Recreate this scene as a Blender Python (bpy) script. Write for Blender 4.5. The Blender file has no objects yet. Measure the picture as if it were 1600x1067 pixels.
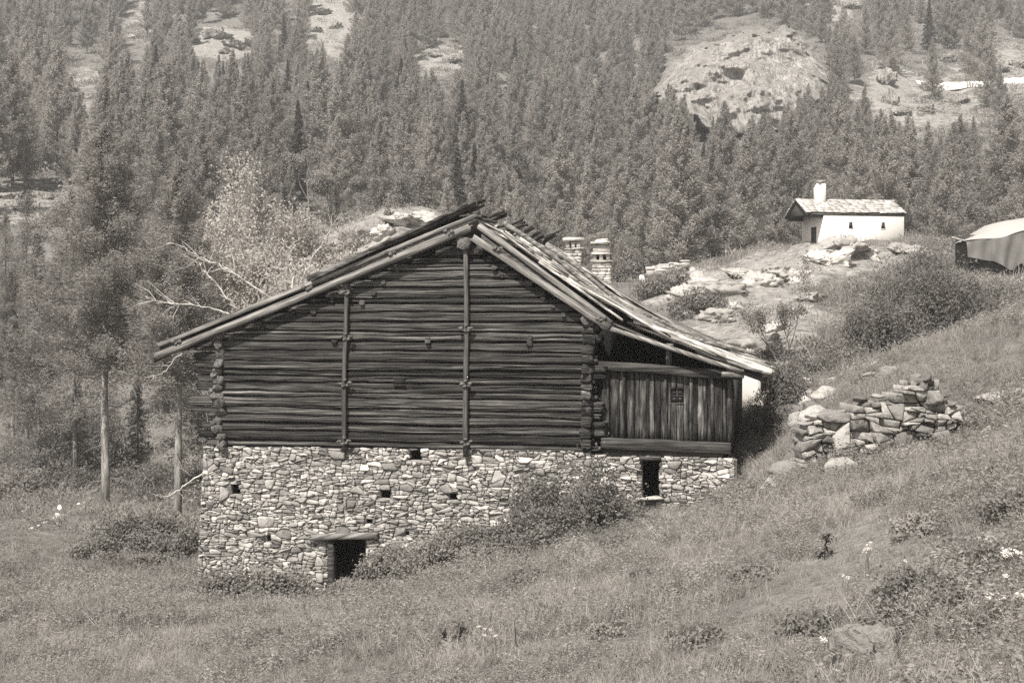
import bpy, math, random
import numpy as np
from mathutils import Vector, Matrix

SC = bpy.context.scene
COL = SC.collection
random.seed(7)
RNG = np.random.default_rng(7)
R = math.radians

# ------------------------------------------------------------------ camera
F_PX = 2200.0                     # focal length in pixels of the 1600 px wide photograph
HORIZON = 500.0                   # eye level in the photograph
PITCH = math.atan((533.5 - HORIZON) / F_PX)
cam_data = bpy.data.cameras.new('camera')
cam_data.sensor_width = 36.0
cam_data.lens = 36.0 * F_PX / 1600.0
cam_data.clip_start = 0.1
cam_data.clip_end = 4000.0
cam = bpy.data.objects.new('camera', cam_data)
COL.objects.link(cam)
cam.location = (0, 0, 0)
cam.rotation_euler = (math.pi / 2 - PITCH, 0, 0)
SC.camera = cam

# ------------------------------------------------------------------ sky, sun, exposure
TO_SUN = Vector((-0.33, -0.72, 1.0)).normalized()
sun_el = math.asin(TO_SUN.z)
sun_az = math.atan2(TO_SUN.x, TO_SUN.y)
world = bpy.data.worlds.new('World')
SC.world = world
world.use_nodes = True
wn = world.node_tree.nodes
wl = world.node_tree.links
wn.clear()
w_out = wn.new('ShaderNodeOutputWorld')
w_bg = wn.new('ShaderNodeBackground')
w_sky = wn.new('ShaderNodeTexSky')
w_sky.sky_type = 'NISHITA'
w_sky.sun_disc = False
w_sky.sun_elevation = sun_el
w_sky.sun_rotation = sun_az
w_sky.altitude = 1600
w_bw = wn.new('ShaderNodeRGBToBW')           # a monochrome photograph: the sky gives neutral light
wl.new(w_sky.outputs[0], w_bw.inputs[0])
wl.new(w_bw.outputs[0], w_bg.inputs['Color'])
w_bg.inputs['Strength'].default_value = 0.15
wl.new(w_bg.outputs[0], w_out.inputs[0])

sun_data = bpy.data.lights.new('sun', 'SUN')
sun_data.energy = 4.2
sun_data.angle = R(0.6)
sun_data.color = (1.0, 0.985, 0.955)
sun = bpy.data.objects.new('sun', sun_data)
COL.objects.link(sun)
sun.rotation_euler = (-TO_SUN).to_track_quat('-Z', 'Y').to_euler()
sun.location = (-40, -50, 80)

SC.view_settings.view_transform = 'Standard'
SC.view_settings.look = 'None'
SC.view_settings.exposure = 0.95
SC.view_settings.gamma = 1.0
SC.view_settings.use_curve_mapping = False
SC.render.film_transparent = False
SC.cycles.max_bounces = 4
SC.cycles.diffuse_bounces = 2
SC.cycles.transmission_bounces = 3
SC.cycles.volume_bounces = 0
SC.cycles.use_denoising = False
SC.cycles.denoiser = 'OPENIMAGEDENOISE'
SC.cycles.denoising_input_passes = 'RGB_ALBEDO_NORMAL'
SC.cycles.sample_clamp_indirect = 4.0

# ------------------------------------------------------------------ geometry of the view: pixel + distance -> point in the place
def ray(px, py):
    a = (px - 800.0) / F_PX
    b = (533.5 - py) / F_PX
    return np.array([a, math.cos(PITCH) + b * math.sin(PITCH), -math.sin(PITCH) + b * math.cos(PITCH)])

def at(px, py, d):
    r = ray(px, py)
    return r * (d / r[1])

def project(P):
    P = np.asarray(P, float)
    c, s = math.cos(PITCH), math.sin(PITCH)
    fz = P[..., 1] * c - P[..., 2] * s
    up = P[..., 1] * s + P[..., 2] * c
    fz = np.maximum(fz, 1e-3)
    return 800 + F_PX * P[..., 0] / fz, 533.5 - F_PX * up / fz

# ------------------------------------------------------------------ noise
def _hash(ix, iy, iz, seed):
    h = (ix.astype(np.int64) * 374761393 + iy.astype(np.int64) * 668265263 + iz.astype(np.int64) * 2147483647 + seed * 974711) & 0xFFFFFFFF
    h = ((h ^ (h >> 13)) * 1274126177) & 0xFFFFFFFF
    h = ((h ^ (h >> 16)) * 2246822519) & 0xFFFFFFFF
    return ((h ^ (h >> 15)) & 0xFFFFFF) / float(0xFFFFFF)

def vnoise(p, seed=0):
    p = np.asarray(p, float)
    i = np.floor(p).astype(np.int64)
    f = p - i
    f = f * f * (3 - 2 * f)
    out = 0
    for dx in (0, 1):
        wx = f[..., 0] if dx else 1 - f[..., 0]
        for dy in (0, 1):
            wy = f[..., 1] if dy else 1 - f[..., 1]
            for dz in (0, 1):
                wz = f[..., 2] if dz else 1 - f[..., 2]
                out = out + wx * wy * wz * _hash(i[..., 0] + dx, i[..., 1] + dy, i[..., 2] + dz, seed)
    return out * 2 - 1

def fbm(p, octaves=4, seed=0, gain=0.5):
    p = np.asarray(p, float)
    a, s, tot = 1.0, 0, 0
    for o in range(octaves):
        s = s + a * vnoise(p * (2.03 ** o), seed + o * 17)
        tot += a
        a *= gain
    return s / tot

# ------------------------------------------------------------------ mesh helpers
def mesh_from(name, verts, faces, smooth=False):
    me = bpy.data.meshes.new(name)
    verts = np.asarray(verts, np.float32).reshape(-1, 3)
    me.vertices.add(len(verts))
    me.vertices.foreach_set('co', verts.ravel())
    if isinstance(faces, np.ndarray):
        n, k = faces.shape
        me.loops.add(n * k)
        me.loops.foreach_set('vertex_index', faces.astype(np.int32).ravel())
        me.polygons.add(n)
        me.polygons.foreach_set('loop_start', np.arange(0, n * k, k, dtype=np.int32))
    else:
        tot = np.array([len(f) for f in faces], np.int32)
        idx = np.fromiter((i for f in faces for i in f), np.int32)
        me.loops.add(len(idx))
        me.loops.foreach_set('vertex_index', idx)
        me.polygons.add(len(tot))
        me.polygons.foreach_set('loop_start', np.concatenate([[0], np.cumsum(tot)[:-1]]).astype(np.int32))
    me.update(calc_edges=True)
    me.validate()
    if smooth:
        me.polygons.foreach_set('use_smooth', np.ones(len(me.polygons), bool))
    return me

def add(name, me, mat=None, parent=None):
    if mat is not None and not me.materials:
        me.materials.append(mat)
    o = bpy.data.objects.new(name, me)
    COL.objects.link(o)
    if parent is not None:
        o.parent = parent
    return o

def obj(name, verts, faces, mat, parent=None, smooth=False):
    return add(name, mesh_from(name, verts, faces, smooth), mat, parent)

def tag(o, label=None, cat=None, group=None, kind=None):
    if label: o['label'] = label
    if cat: o['category'] = cat
    if group: o['group'] = group
    if kind: o['kind'] = kind
    return o

def empty(name, loc=(0, 0, 0), rz=0.0):
    o = bpy.data.objects.new(name, None)
    COL.objects.link(o)
    o.location = loc
    o.rotation_euler = (0, 0, rz)
    o.empty_display_size = 0.2
    return o

class MB:
    """collects pieces into one mesh"""
    def __init__(s):
        s.v, s.f, s.n = [], [], 0
    def add(s, v, f):
        v = np.asarray(v, float).reshape(-1, 3)
        s.v.append(v)
        s.f.extend([tuple(int(i) + s.n for i in q) for q in f])
        s.n += len(v)
        return s
    def build(s, name, mat, parent=None, smooth=False):
        return obj(name, np.vstack(s.v), s.f, mat, parent, smooth)

BOXF = [(0, 1, 3, 2), (4, 6, 7, 5), (0, 4, 5, 1), (2, 3, 7, 6), (0, 2, 6, 4), (1, 5, 7, 3)]

def box(lo, hi):
    v = [(x, y, z) for x in (lo[0], hi[0]) for y in (lo[1], hi[1]) for z in (lo[2], hi[2])]
    return np.array(v), BOXF

def tube(path, radii, seg=8, cap=True, squash=None, jitter=0.0, seed=0):
    path = np.asarray(path, float)
    n = len(path)
    radii = np.broadcast_to(np.asarray(radii, float), (n,))
    tan = np.gradient(path, axis=0)
    tan /= np.linalg.norm(tan, axis=1)[:, None] + 1e-9
    ref = np.array([0, 0, 1.0]) if abs(tan[0][2]) < 0.9 else np.array([1.0, 0, 0])
    verts = []
    rs = np.random.default_rng(seed)
    ang = np.linspace(0, 2 * math.pi, seg, endpoint=False)
    for i in range(n):
        a = np.cross(tan[i], ref); a /= np.linalg.norm(a) + 1e-9
        b = np.cross(a, tan[i])
        r = radii[i] * (1 + jitter * rs.uniform(-1, 1, seg)) if jitter else radii[i] * np.ones(seg)
        verts.append(path[i] + (np.cos(ang) * r)[:, None] * a + (np.sin(ang) * r)[:, None] * b)
    verts = np.vstack(verts)
    faces = []
    for i in range(n - 1):
        for j in range(seg):
            k = (j + 1) % seg
            faces.append((i * seg + j, i * seg + k, (i + 1) * seg + k, (i + 1) * seg + j))
    if cap:
        faces.append(tuple(range(seg - 1, -1, -1)))
        faces.append(tuple((n - 1) * seg + j for j in range(seg)))
    return verts, faces

def board(p0, p1, wdir, width, thick, seed=0, segs=4, warp=0.015, jag=0.05):
    """a weathered board from p0 to p1: real thickness, uneven ends, a slight warp"""
    rs = np.random.default_rng(seed)
    p0, p1, wdir = (np.asarray(a, float) for a in (p0, p1, wdir))
    wdir = wdir / np.linalg.norm(wdir)
    L = np.linalg.norm(p1 - p0)
    ax = (p1 - p0) / L
    nrm = np.cross(ax, wdir); nrm /= np.linalg.norm(nrm)
    if nrm[2] < 0: nrm = -nrm
    bow = rs.normal(0, warp); tw = rs.normal(0, warp)
    cup = rs.normal(0, warp * 0.5)
    V = []
    for i in range(segs + 1):
        t = i / segs
        wob = rs.normal(0, 0.03 * width, 2)
        for j, s in enumerate((-0.5, 0.0, 0.5)):
            e = rs.uniform(-jag, jag) if i in (0, segs) else 0
            off = bow * 4 * t * (1 - t) + tw * s * (t - 0.5) * 2 + cup * (1 if s == 0 else -1)
            c = p0 + ax * (L * t + e) + wdir * (s * width + (wob[0] if j == 0 else wob[1] if j == 2 else 0))
            V.append(c + nrm * (off + thick * (1 + rs.uniform(-.15, .15)) / 2))
            V.append(c + nrm * (off - thick / 2))
    faces = []
    def ix(i, j, k): return (i * 3 + j) * 2 + k
    for i in range(segs):
        for j in range(2):
            faces.append((ix(i, j, 0), ix(i, j + 1, 0), ix(i + 1, j + 1, 0), ix(i + 1, j, 0)))
            faces.append((ix(i, j, 1), ix(i + 1, j, 1), ix(i + 1, j + 1, 1), ix(i, j + 1, 1)))
        faces.append((ix(i, 0, 0), ix(i + 1, 0, 0), ix(i + 1, 0, 1), ix(i, 0, 1)))
        faces.append((ix(i, 2, 0), ix(i, 2, 1), ix(i + 1, 2, 1), ix(i + 1, 2, 0)))
    for j in range(2):
        faces.append((ix(0, j, 0), ix(0, j, 1), ix(0, j + 1, 1), ix(0, j + 1, 0)))
        faces.append((ix(segs, j, 0), ix(segs, j + 1, 0), ix(segs, j + 1, 1), ix(segs, j, 1)))
    return np.array(V), faces

_ico_cache = {}
def icosphere(sub):
    if sub in _ico_cache: return _ico_cache[sub]
    import bmesh
    bm = bmesh.new()
    bmesh.ops.create_icosphere(bm, subdivisions=sub, radius=1.0)
    v = np.array([q.co[:] for q in bm.verts])
    f = [tuple(w.index for w in q.verts) for q in bm.faces]
    bm.free()
    _ico_cache[sub] = (v, f)
    return v, f

def rock_shape(sx, sy, sz, seed, sub=3, rough=0.28, flat=0.5, cuts=7, craggy=0.0):
    """an angular rock: a ball cut by random planes, then roughened"""
    rs = np.random.default_rng(seed)
    v, f = icosphere(sub)
    v = v.copy()
    for _ in range(cuts):
        n = rs.normal(0, 1, 3); n[2] *= 0.8
        n /= np.linalg.norm(n)
        d = rs.uniform(0.40, 0.72)
        h = v @ n - d
        v = v - np.outer(np.maximum(h, 0), n) * 0.98
    v = v + v * (fbm(v * 2.3 + seed * 3.1, 4, seed)[:, None]) * rough * .8
    v[:, 2] += 0.10 * fbm(v * np.array([1.0, 1.0, 6.0]) + seed, 2, seed + 5) * flat
    if craggy:                                  # fractured, bedded rock
        ax_ = np.array([.25, .1, 1.0]); ax_ /= np.linalg.norm(ax_)
        bed = (v @ ax_) * 5 + 1.2 * fbm(v * 1.7 + seed, 2, seed + 3)
        step = np.abs(bed - np.round(bed)) * 2
        v = v * (1 + craggy * (.20 * (step - .5) + .42 * fbm(v * 5.5 + seed, 4, seed + 11, .6)))[:, None]
    return v * np.array([sx, sy, sz]), f

# ------------------------------------------------------------------ materials (everything in the warm grey of the photograph)
def tint(v):
    return (v * 1.08, v * 1.0, v * 0.905, 1.0)

class NT:
    def __init__(s, name):
        s.m = bpy.data.materials.new(name)
        s.m.use_nodes = True
        s.t = s.m.node_tree
        s.t.nodes.clear()
        s.out = s.t.nodes.new('ShaderNodeOutputMaterial')
    def n(s, kind, **kw):
        nd = s.t.nodes.new(kind)
        for k, v in kw.items():
            if k == 'op': nd.operation = v
            else: setattr(nd, k, v)
        return nd
    def l(s, a, b): s.t.links.new(a, b)
    def val(s, sock, v):
        if hasattr(v, 'bl_idname') or hasattr(v, 'is_output'): s.l(v, sock)
        else: sock.default_value = v
    def math(s, op, a, b=None, clamp=False):
        nd = s.n('ShaderNodeMath', op=op); nd.use_clamp = clamp
        s.val(nd.inputs[0], a)
        if b is not None: s.val(nd.inputs[1], b)
        return nd.outputs[0]
    def noise(s, vec, scale, detail=4, rough=0.55, dist=0.0):
        nd = s.n('ShaderNodeTexNoise')
        nd.inputs['Scale'].default_value = scale
        nd.inputs['Detail'].default_value = detail
        nd.inputs['Roughness'].default_value = rough
        nd.inputs['Distortion'].default_value = dist
        s.l(vec, nd.inputs['Vector'])
        return nd.outputs['Fac']
    def coord(s, kind='Object', scale=(1, 1, 1), rot=(0, 0, 0)):
        tc = s.n('ShaderNodeTexCoord')
        mp = s.n('ShaderNodeMapping')
        mp.inputs['Scale'].default_value = scale
        mp.inputs['Rotation'].default_value = rot
        s.l(tc.outputs[kind], mp.inputs['Vector'])
        return mp.outputs[0]
    def pos(s, scale=(1, 1, 1)):
        g = s.n('ShaderNodeNewGeometry')
        mp = s.n('ShaderNodeMapping')
        mp.inputs['Scale'].default_value = scale
        s.l(g.outputs['Position'], mp.inputs['Vector'])
        return mp.outputs[0]
    def ramp(s, fac, stops):
        r = s.n('ShaderNodeValToRGB')
        e = r.color_ramp.elements
        while len(e) < len(stops): e.new(0.5)
        for q, (p, v) in zip(e, stops):
            q.position = p
            q.color = tint(v) if not isinstance(v, tuple) else v
        s.l(fac, r.inputs[0])
        return r.outputs[0]
    def rnd(s):
        """a random number for each piece, whether it is an object or an island of one"""
        oi = s.n('ShaderNodeObjectInfo')
        g = s.n('ShaderNodeNewGeometry')
        return s.math('FRACT', s.math('ADD', oi.outputs['Random'], g.outputs['Random Per Island']))
    def mul(s, col, fac):
        mx = s.n('ShaderNodeMix', data_type='RGBA', blend_type='MULTIPLY')
        mx.inputs[0].default_value = 1.0
        s.l(col, mx.inputs[6]); s.l(fac, mx.inputs[7])
        return mx.outputs[2]
    def mix(s, fac, a, b):
        mx = s.n('ShaderNodeMix', data_type='RGBA')
        s.val(mx.inputs[0], fac); s.val(mx.inputs[6], a); s.val(mx.inputs[7], b)
        return mx.outputs[2]
    def bump(s, h, strength, dist=0.05):
        b = s.n('ShaderNodeBump')
        b.inputs['Strength'].default_value = strength
        b.inputs['Distance'].default_value = dist
        s.l(h, b.inputs['Height'])
        return b.outputs[0]
    def bsdf(s, col, rough=0.85, normal=None, spec=0.25):
        p = s.n('ShaderNodeBsdfPrincipled')
        s.val(p.inputs['Base Color'], col)
        s.val(p.inputs['Roughness'], rough)
        p.inputs['Specular IOR Level'].default_value = spec
        if normal is not None: s.l(normal, p.inputs['Normal'])
        s.l(p.outputs[0], s.out.inputs[0])
        return s.m

def wood_mat(name, dark, light, scale, strength=0.8, spread=0.5, pale=None, rot=0.0):
    """weathered timber with the grain along the axis with the smallest scale"""
    t = NT(name)
    c0 = t.coord('Object', (1, 1, 1), (0, rot, 0))
    def scaled(k):
        mp = t.n('ShaderNodeMapping'); mp.inputs['Scale'].default_value = tuple(q * k for q in scale)
        t.l(c0, mp.inputs['Vector']); return mp.outputs[0]
    c = scaled(1.0)
    g1 = t.noise(c, 1.0, 6, 0.62, 0.25)
    c2 = scaled(3.1)
    g2 = t.noise(c2, 1.0, 4, 0.6)
    h = t.math('ADD', t.math('MULTIPLY', g1, 0.65), t.math('MULTIPLY', g2, 0.35))
    stops = [(0.34, dark * 0.35), (0.45, dark), (0.57, light), (0.70, (pale or light * 1.3))]
    col = t.ramp(h, stops)
    rv = t.math('ADD', t.math('MULTIPLY', t.rnd(), spread), 1.0 - spread * 0.5)
    blotch = t.noise(t.coord('Object', (1.3, 1.3, 1.3)), 1.0, 3)
    rv = t.math('MULTIPLY', rv, t.math('ADD', t.math('MULTIPLY', blotch, 0.9), 0.55))
    cr = t.n('ShaderNodeCombineColor')
    for i in range(3): t.l(rv, cr.inputs[i])
    col = t.mul(col, cr.outputs[0])
    return t.bsdf(col, 0.88, t.bump(h, strength, 0.06), 0.15)

def stone_mat(name, stops, scale=4.0, bump=0.5, spread=1.0):
    t = NT(name)
    c = t.coord('Object')
    r = t.rnd()
    base = t.ramp(r, stops)
    n1 = t.noise(c, scale, 6, 0.65)
    n2 = t.noise(c, scale * 5.5, 4, 0.7)
    lich = t.noise(c, scale * 1.7, 3, 0.5)
    f = t.math('ADD', t.math('MULTIPLY', n1, 1.1), t.math('MULTIPLY', n2, 0.55))
    f = t.math('ADD', f, 0.22)
    cr = t.n('ShaderNodeCombineColor')
    for i in range(3): t.l(f, cr.inputs[i])
    col = t.mul(base, cr.outputs[0])
    dk = t.math('MULTIPLY', t.math('GREATER_THAN', lich, 0.60), 0.35)
    col = t.mix(dk, col, tint(0.07))
    h = t.math('ADD', n1, t.math('MULTIPLY', n2, 0.5))
    return t.bsdf(col, 0.9, t.bump(h, bump, 0.06), 0.2)

def leaf_mat(name, lo, hi, patch=0.25, patch_amt=0.7, trans=0.35, island=0.5):
    t = NT(name)
    oi = t.n('ShaderNodeObjectInfo')
    g = t.n('ShaderNodeNewGeometry')
    n1 = t.noise(t.pos(), patch, 3, 0.6)
    v = t.math('ADD', t.math('MULTIPLY', oi.outputs['Random'], 0.45), t.math('MULTIPLY', g.outputs['Random Per Island'], island))
    v = t.math('ADD', v, t.math('MULTIPLY', t.math('SUBTRACT', n1, 0.5), patch_amt * 2))
    col = t.ramp(v, [(0.0, lo), (0.5, (lo + hi) / 2), (1.0, hi)])
    d = t.n('ShaderNodeBsdfDiffuse'); t.l(col, d.inputs[0])
    tr = t.n('ShaderNodeBsdfTranslucent'); t.l(col, tr.inputs[0])
    mx = t.n('ShaderNodeMixShader'); mx.inputs[0].default_value = trans
    t.l(d.outputs[0], mx.inputs[1]); t.l(tr.outputs[0], mx.inputs[2])
    t.l(mx.outputs[0], t.out.inputs[0])
    return t.m

def plain_mat(name, v, var=0.3, scale=3.0, bump=0.2, rough=0.9):
    t = NT(name)
    c = t.coord('Object')
    n = t.noise(c, scale, 5, 0.6)
    col = t.ramp(n, [(0.3, v * (1 - var)), (0.7, v * (1 + var))])
    return t.bsdf(col, rough, t.bump(n, bump, 0.03), 0.2)

def cliff_mat():
    """fissured rock with turf on the ledges"""
    t = NT('cliff_rock')
    p = t.pos((1, 1, .55))
    n1 = t.noise(p, .16, 7, .68, .8)
    n2 = t.noise(t.pos((1, 1, .16)), .6, 5, .6)
    vo = t.n('ShaderNodeTexVoronoi'); vo.feature = 'DISTANCE_TO_EDGE'
    vo.inputs['Scale'].default_value = .22
    wv = t.n('ShaderNodeVectorMath', op='ADD'); t.l(t.pos((1.4, 1, .30)), wv.inputs[0])
    nz = t.n('ShaderNodeTexNoise'); nz.inputs['Scale'].default_value = .4; nz.inputs['Detail'].default_value = 5
    t.l(t.pos(), nz.inputs['Vector'])
    sc_ = t.n('ShaderNodeVectorMath', op='SCALE'); sc_.inputs['Scale'].default_value = 2.4; t.l(nz.outputs['Color'], sc_.inputs[0])
    t.l(sc_.outputs[0], wv.inputs[1]); t.l(wv.outputs[0], vo.inputs['Vector'])
    crack = t.math('LESS_THAN', vo.outputs['Distance'], .035)
    col = t.ramp(t.math('ADD', t.math('MULTIPLY', n1, .6), t.math('MULTIPLY', n2, .4)), [(.34, .11), (.44, .20), (.54, .28), (.68, .38)])
    fis = t.noise(t.pos((1, .6, .10)), .9, 4, .6, .5)
    crack = t.math('MULTIPLY', t.math('LESS_THAN', t.math('ABSOLUTE', t.math('SUBTRACT', fis, .5)), .022), t.math('GREATER_THAN', n1, .47))
    col = t.mix(t.math('MULTIPLY', crack, .6), col, tint(.07))
    g = t.n('ShaderNodeNewGeometry')
    sep = t.n('ShaderNodeSeparateXYZ'); t.l(g.outputs['Normal'], sep.inputs[0])
    turf = t.math('MULTIPLY', t.math('ADD', t.math('MULTIPLY', sep.outputs[2], 1.1), t.math('SUBTRACT', t.noise(t.pos(),   .22, 5, .6), 1.66)), 9.0, clamp=True)
    col = t.mix(turf, col, tint(.17))
    h = t.math('ADD', n1, t.math('ADD', t.math('MULTIPLY', n2, .6), t.math('MULTIPLY', crack, -.5)))
    return t.bsdf(col, .95, t.bump(h, 1.0, 1.2), .1)

M = {}
M['log'] = wood_mat('log_wood', 0.022, 0.085, (0.40, 7.0, 30.0), 1.0, 0.9, 0.34)
M['log_end'] = plain_mat('log_end_wood', 0.10, 0.7, 16.0, 1.0)
M['beam'] = wood_mat('beam_wood', 0.030, 0.075, (0.6, 9.0, 14.0), 0.8, 0.4, 0.12)
M['plank'] = wood_mat('plank_wood', 0.018, 0.090, (9.0, 9.0, 0.9), 0.9, 1.2, 0.32)
M['post'] = wood_mat('post_wood', 0.06, 0.12, (16.0, 16.0, 0.8), 0.6, 0.4, 0.17)
M['rake'] = wood_mat('rake_wood', 0.09, 0.20, (0.7, 10.0, 14.0), 0.8, 0.4, 0.32, R(22))
M['rake_steep'] = wood_mat('rake_wood_steep', 0.12, 0.26, (0.7, 10.0, 14.0), 0.8, 0.4, 0.42, R(-33))
M['roofb'] = wood_mat('roof_board_wood', 0.15, 0.46, (0.9, 10.0, 6.0), 0.9, 1.1, 0.56, R(-26))
M['debris'] = wood_mat('broken_board_wood', 0.035, 0.10, (1.0, 8.0, 6.0), 0.9, 0.6, 0.24)
M['stone'] = stone_mat('rubble_stone', [(0.0, 0.12), (0.25, 0.21), (0.6, 0.30), (0.88, 0.39), (1.0, 0.52)], 5.0, 0.6)
M['mortar'] = plain_mat('wall_core', 0.18, 0.5, 9.0, 0.6)
M['drystone'] = stone_mat('dry_wall_stone', [(0.0, 0.11), (0.4, 0.19), (0.75, 0.28), (1.0, 0.40)], 4.0, 1.0)
M['rock'] = stone_mat('outcrop_rock', [(0.0, 0.24), (1.0, 0.42)], 0.9, 1.0)
M['cliff'] = cliff_mat()
M['whiterock'] = stone_mat('white_rock', [(0.0, 0.55), (1.0, 0.7)], 2.0, 0.4)
M['plaster'] = plain_mat('white_plaster', 0.66, 0.05, 1.5, 0.15)
M['slate'] = stone_mat('roof_slate', [(0.0, 0.27), (0.5, 0.38), (1.0, 0.48)], 2.0, 0.4)
M['dark'] = plain_mat('dark_void', 0.015, 0.3, 3.0, 0.1)
M['glass'] = NT('window_glass').bsdf(tint(0.02), 0.45, None, 0.3)
M['bark'] = wood_mat('tree_bark', 0.10, 0.20, (7.0, 7.0, 1.2), 0.8, 0.4, 0.28)
M['larchbark'] = wood_mat('larch_bark', 0.17, 0.28, (7.0, 7.0, 1.2), 0.7, 0.3, 0.38)
M['palebark'] = wood_mat('pale_bark', 0.22, 0.34, (7.0, 7.0, 1.5), 0.6, 0.3, 0.45)
M['deadwood'] = wood_mat('dead_wood', 0.32, 0.45, (5.0, 5.0, 2.0), 0.5, 0.2, 0.6)
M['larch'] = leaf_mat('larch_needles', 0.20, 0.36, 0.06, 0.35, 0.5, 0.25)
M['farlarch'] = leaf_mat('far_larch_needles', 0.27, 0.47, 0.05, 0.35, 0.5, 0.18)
M['spruce'] = leaf_mat('spruce_needles', 0.06, 0.14, 0.1, 0.3)
M['birch'] = leaf_mat('pale_leaves', 0.32, 0.55, 0.3, 0.4, 0.45)
M['broad'] = leaf_mat('broad_leaves', 0.18, 0.36, 0.25, 0.4, 0.5)
M['bush'] = leaf_mat('bush_leaves', 0.15, 0.33, 0.9, 0.5, 0.5)
M['nettle'] = leaf_mat('nettle_leaves', 0.15, 0.36, 0.8, 0.5, 0.5)
M['grass'] = leaf_mat('grass_blades', 0.27, 0.50, 0.30, 0.9, 0.5, 0.35)
M['fargrass'] = leaf_mat('far_grass', 0.24, 0.46, 0.12, 0.9, 0.5, 0.35)
M['forb'] = leaf_mat('herb_leaves', 0.13, 0.30, 0.5, 0.6, 0.5)
M['straw'] = leaf_mat('dry_stalks', 0.30, 0.44, 0.5, 0.4, 0.45)
M['chimney'] = stone_mat('chimney_stone', [(0.0, 0.26), (0.5, 0.40), (1.0, 0.55)], 3.0, 0.6)
M['weed'] = leaf_mat('weed_leaves', 0.22, 0.46, 0.7, 0.7, 0.5, 0.4)
M['petal'] = leaf_mat('white_petals', 0.70, 0.82, 1.0, 0.1, 0.3)
M['thistle'] = leaf_mat('dark_seed_heads', 0.03, 0.07, 1.0, 0.3)
M['tarp'] = plain_mat('pale_tarp', 0.33, 0.06, 0.8, 0.1, 0.5)
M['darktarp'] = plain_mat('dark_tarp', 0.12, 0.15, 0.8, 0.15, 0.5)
M['hive'] = plain_mat('hive_paint', 0.30, 0.1, 4.0, 0.1)
M['hivelid'] = plain_mat('hive_lid', 0.55, 0.1, 4.0, 0.1)
M['road'] = plain_mat('pale_gravel', 0.60, 0.10, 0.6, 0.2)
M['wire'] = plain_mat('fence_wire', 0.3, 0.1, 4.0, 0.1)
M['fencepost'] = wood_mat('fence_wood', 0.22, 0.34, (6, 6, 1), 0.5, 0.3, 0.45)

# ------------------------------------------------------------------ the lie of the land
CTRL = [  # pixel x, pixel y, distance: points the ground goes through
 (-300,1067,24),(0,1067,21),(400,1067,17.5),(800,1067,14.5),(1200,1067,11.5),(1600,1067,9),(1900,1067,7.5),
 (-200,960,34),(0,950,31),(200,950,29.5),(320,965,28.5),(800,950,22),(1200,950,15),(1600,950,11.5),(1800,950,10),
 (310,932,36.6),(420,930,36.4),(520,925,36.2),(620,892,35.9),(820,852,35.0),(900,832,34.7),(1000,798,34.4),(1080,794,34.1),(1145,790,33.9),
 (560,940,31),(700,912,30),(900,872,29),(1000,862,25),(1050,826,30.5),
 (1200,850,19.5),(1200,770,25.5),(1250,738,26.6),(1370,712,27.0),(1480,672,27.4),(1520,652,27.6),
 (1165,768,31.5),(1180,700,36),(1260,660,31),(1300,650,30.5),(1220,660,38),(1320,600,38),
 (1600,800,15.5),(1600,700,20),(1600,610,28),(1500,640,27.8),(1600,490,40),(1500,533,41),(1400,578,42),(1800,430,40),(1800,600,22),
 (1700,510,56),(1500,552,56),(1350,575,56),(1200,590,52),(1250,565,60),
 (0,850,44),(100,803,52),(163,792,54),(277,818,50),(-200,830,50),
 (0,715,76),(200,715,76),(-200,700,80),(330,760,60),(420,700,72),
 (100,650,90),(0,500,110),(-200,500,110),(0,320,150),(120,330,150),(240,262,190),
 (330,600,86),(480,470,86),(560,380,92),(600,334,98),(650,332,100),(700,345,98),(440,440,98),(750,420,88),
 (600,420,78),(700,480,70),(600,640,58),(850,640,55),(850,520,72),(950,460,92),(1000,446,98),(1045,433,104),(1120,432,100),(1000,500,78),
 (1150,418,104),(1200,400,106),(1270,384,107),(1340,379,108),(1420,376,110),(1490,382,110),(1550,428,96),(1620,425,94),(1800,400,100),
 (1100,470,84),(1200,450,88),(1300,420,96),(1150,530,68),(1250,500,76),(1400,470,80),(1550,470,80),
 (800,470,125),(1100,425,150),(1350,400,160),(1600,390,165),(1900,380,160),(600,400,140),
 (450,330,170),(900,360,180),(1200,330,190),(1500,310,195),
 (-400,200,240),(-100,180,240),(0,150,262),(200,150,270),(400,180,250),(600,180,260),(800,180,280),(1000,160,290),(1180,180,262),(1400,190,258),(1600,180,262),(1900,150,262),
 (1330,105,300),(1440,140,296),(1520,135,298),(1600,128,300),(1800,110,305),(1300,60,330),
 (-400,0,380),(0,0,385),(300,20,380),(500,10,390),(800,0,430),(1100,0,400),(1400,10,380),(1600,20,380),(1900,0,380),
 (-400,-150,560),(200,-150,560),(800,-150,600),(1400,-150,560),(2000,-150,560),
]
_pts, _z = [], []
for (px, py, d) in CTRL:
    p = at(px, py, d)
    _pts.append((p[0], p[1])); _z.append(p[2])
for (x, y, z) in [(0, 0, -1.75), (-4, 0, -2.6), (4, 0, -1.0), (-10, 0, -4.2), (10, 0, 0.6), (0, -6, -1.2), (-20, 0, -6.0), (20, 0, 3.0), (-25, -6, -6.5), (20, -6, 3.4)]:
    _pts.append((x, y)); _z.append(z)
_pts = np.array(_pts); _z = np.array(_z)

def _warp(xy):
    xy = np.asarray(xy, float)
    yy = np.maximum(xy[..., 1], -6.0) + 14.0
    return np.stack([xy[..., 0] / yy * 1.6, np.log(yy) * 1.0], -1)

def _tps_k(r2):
    return np.where(r2 > 1e-12, 0.5 * r2 * np.log(np.maximum(r2, 1e-12)), 0.0)

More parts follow.
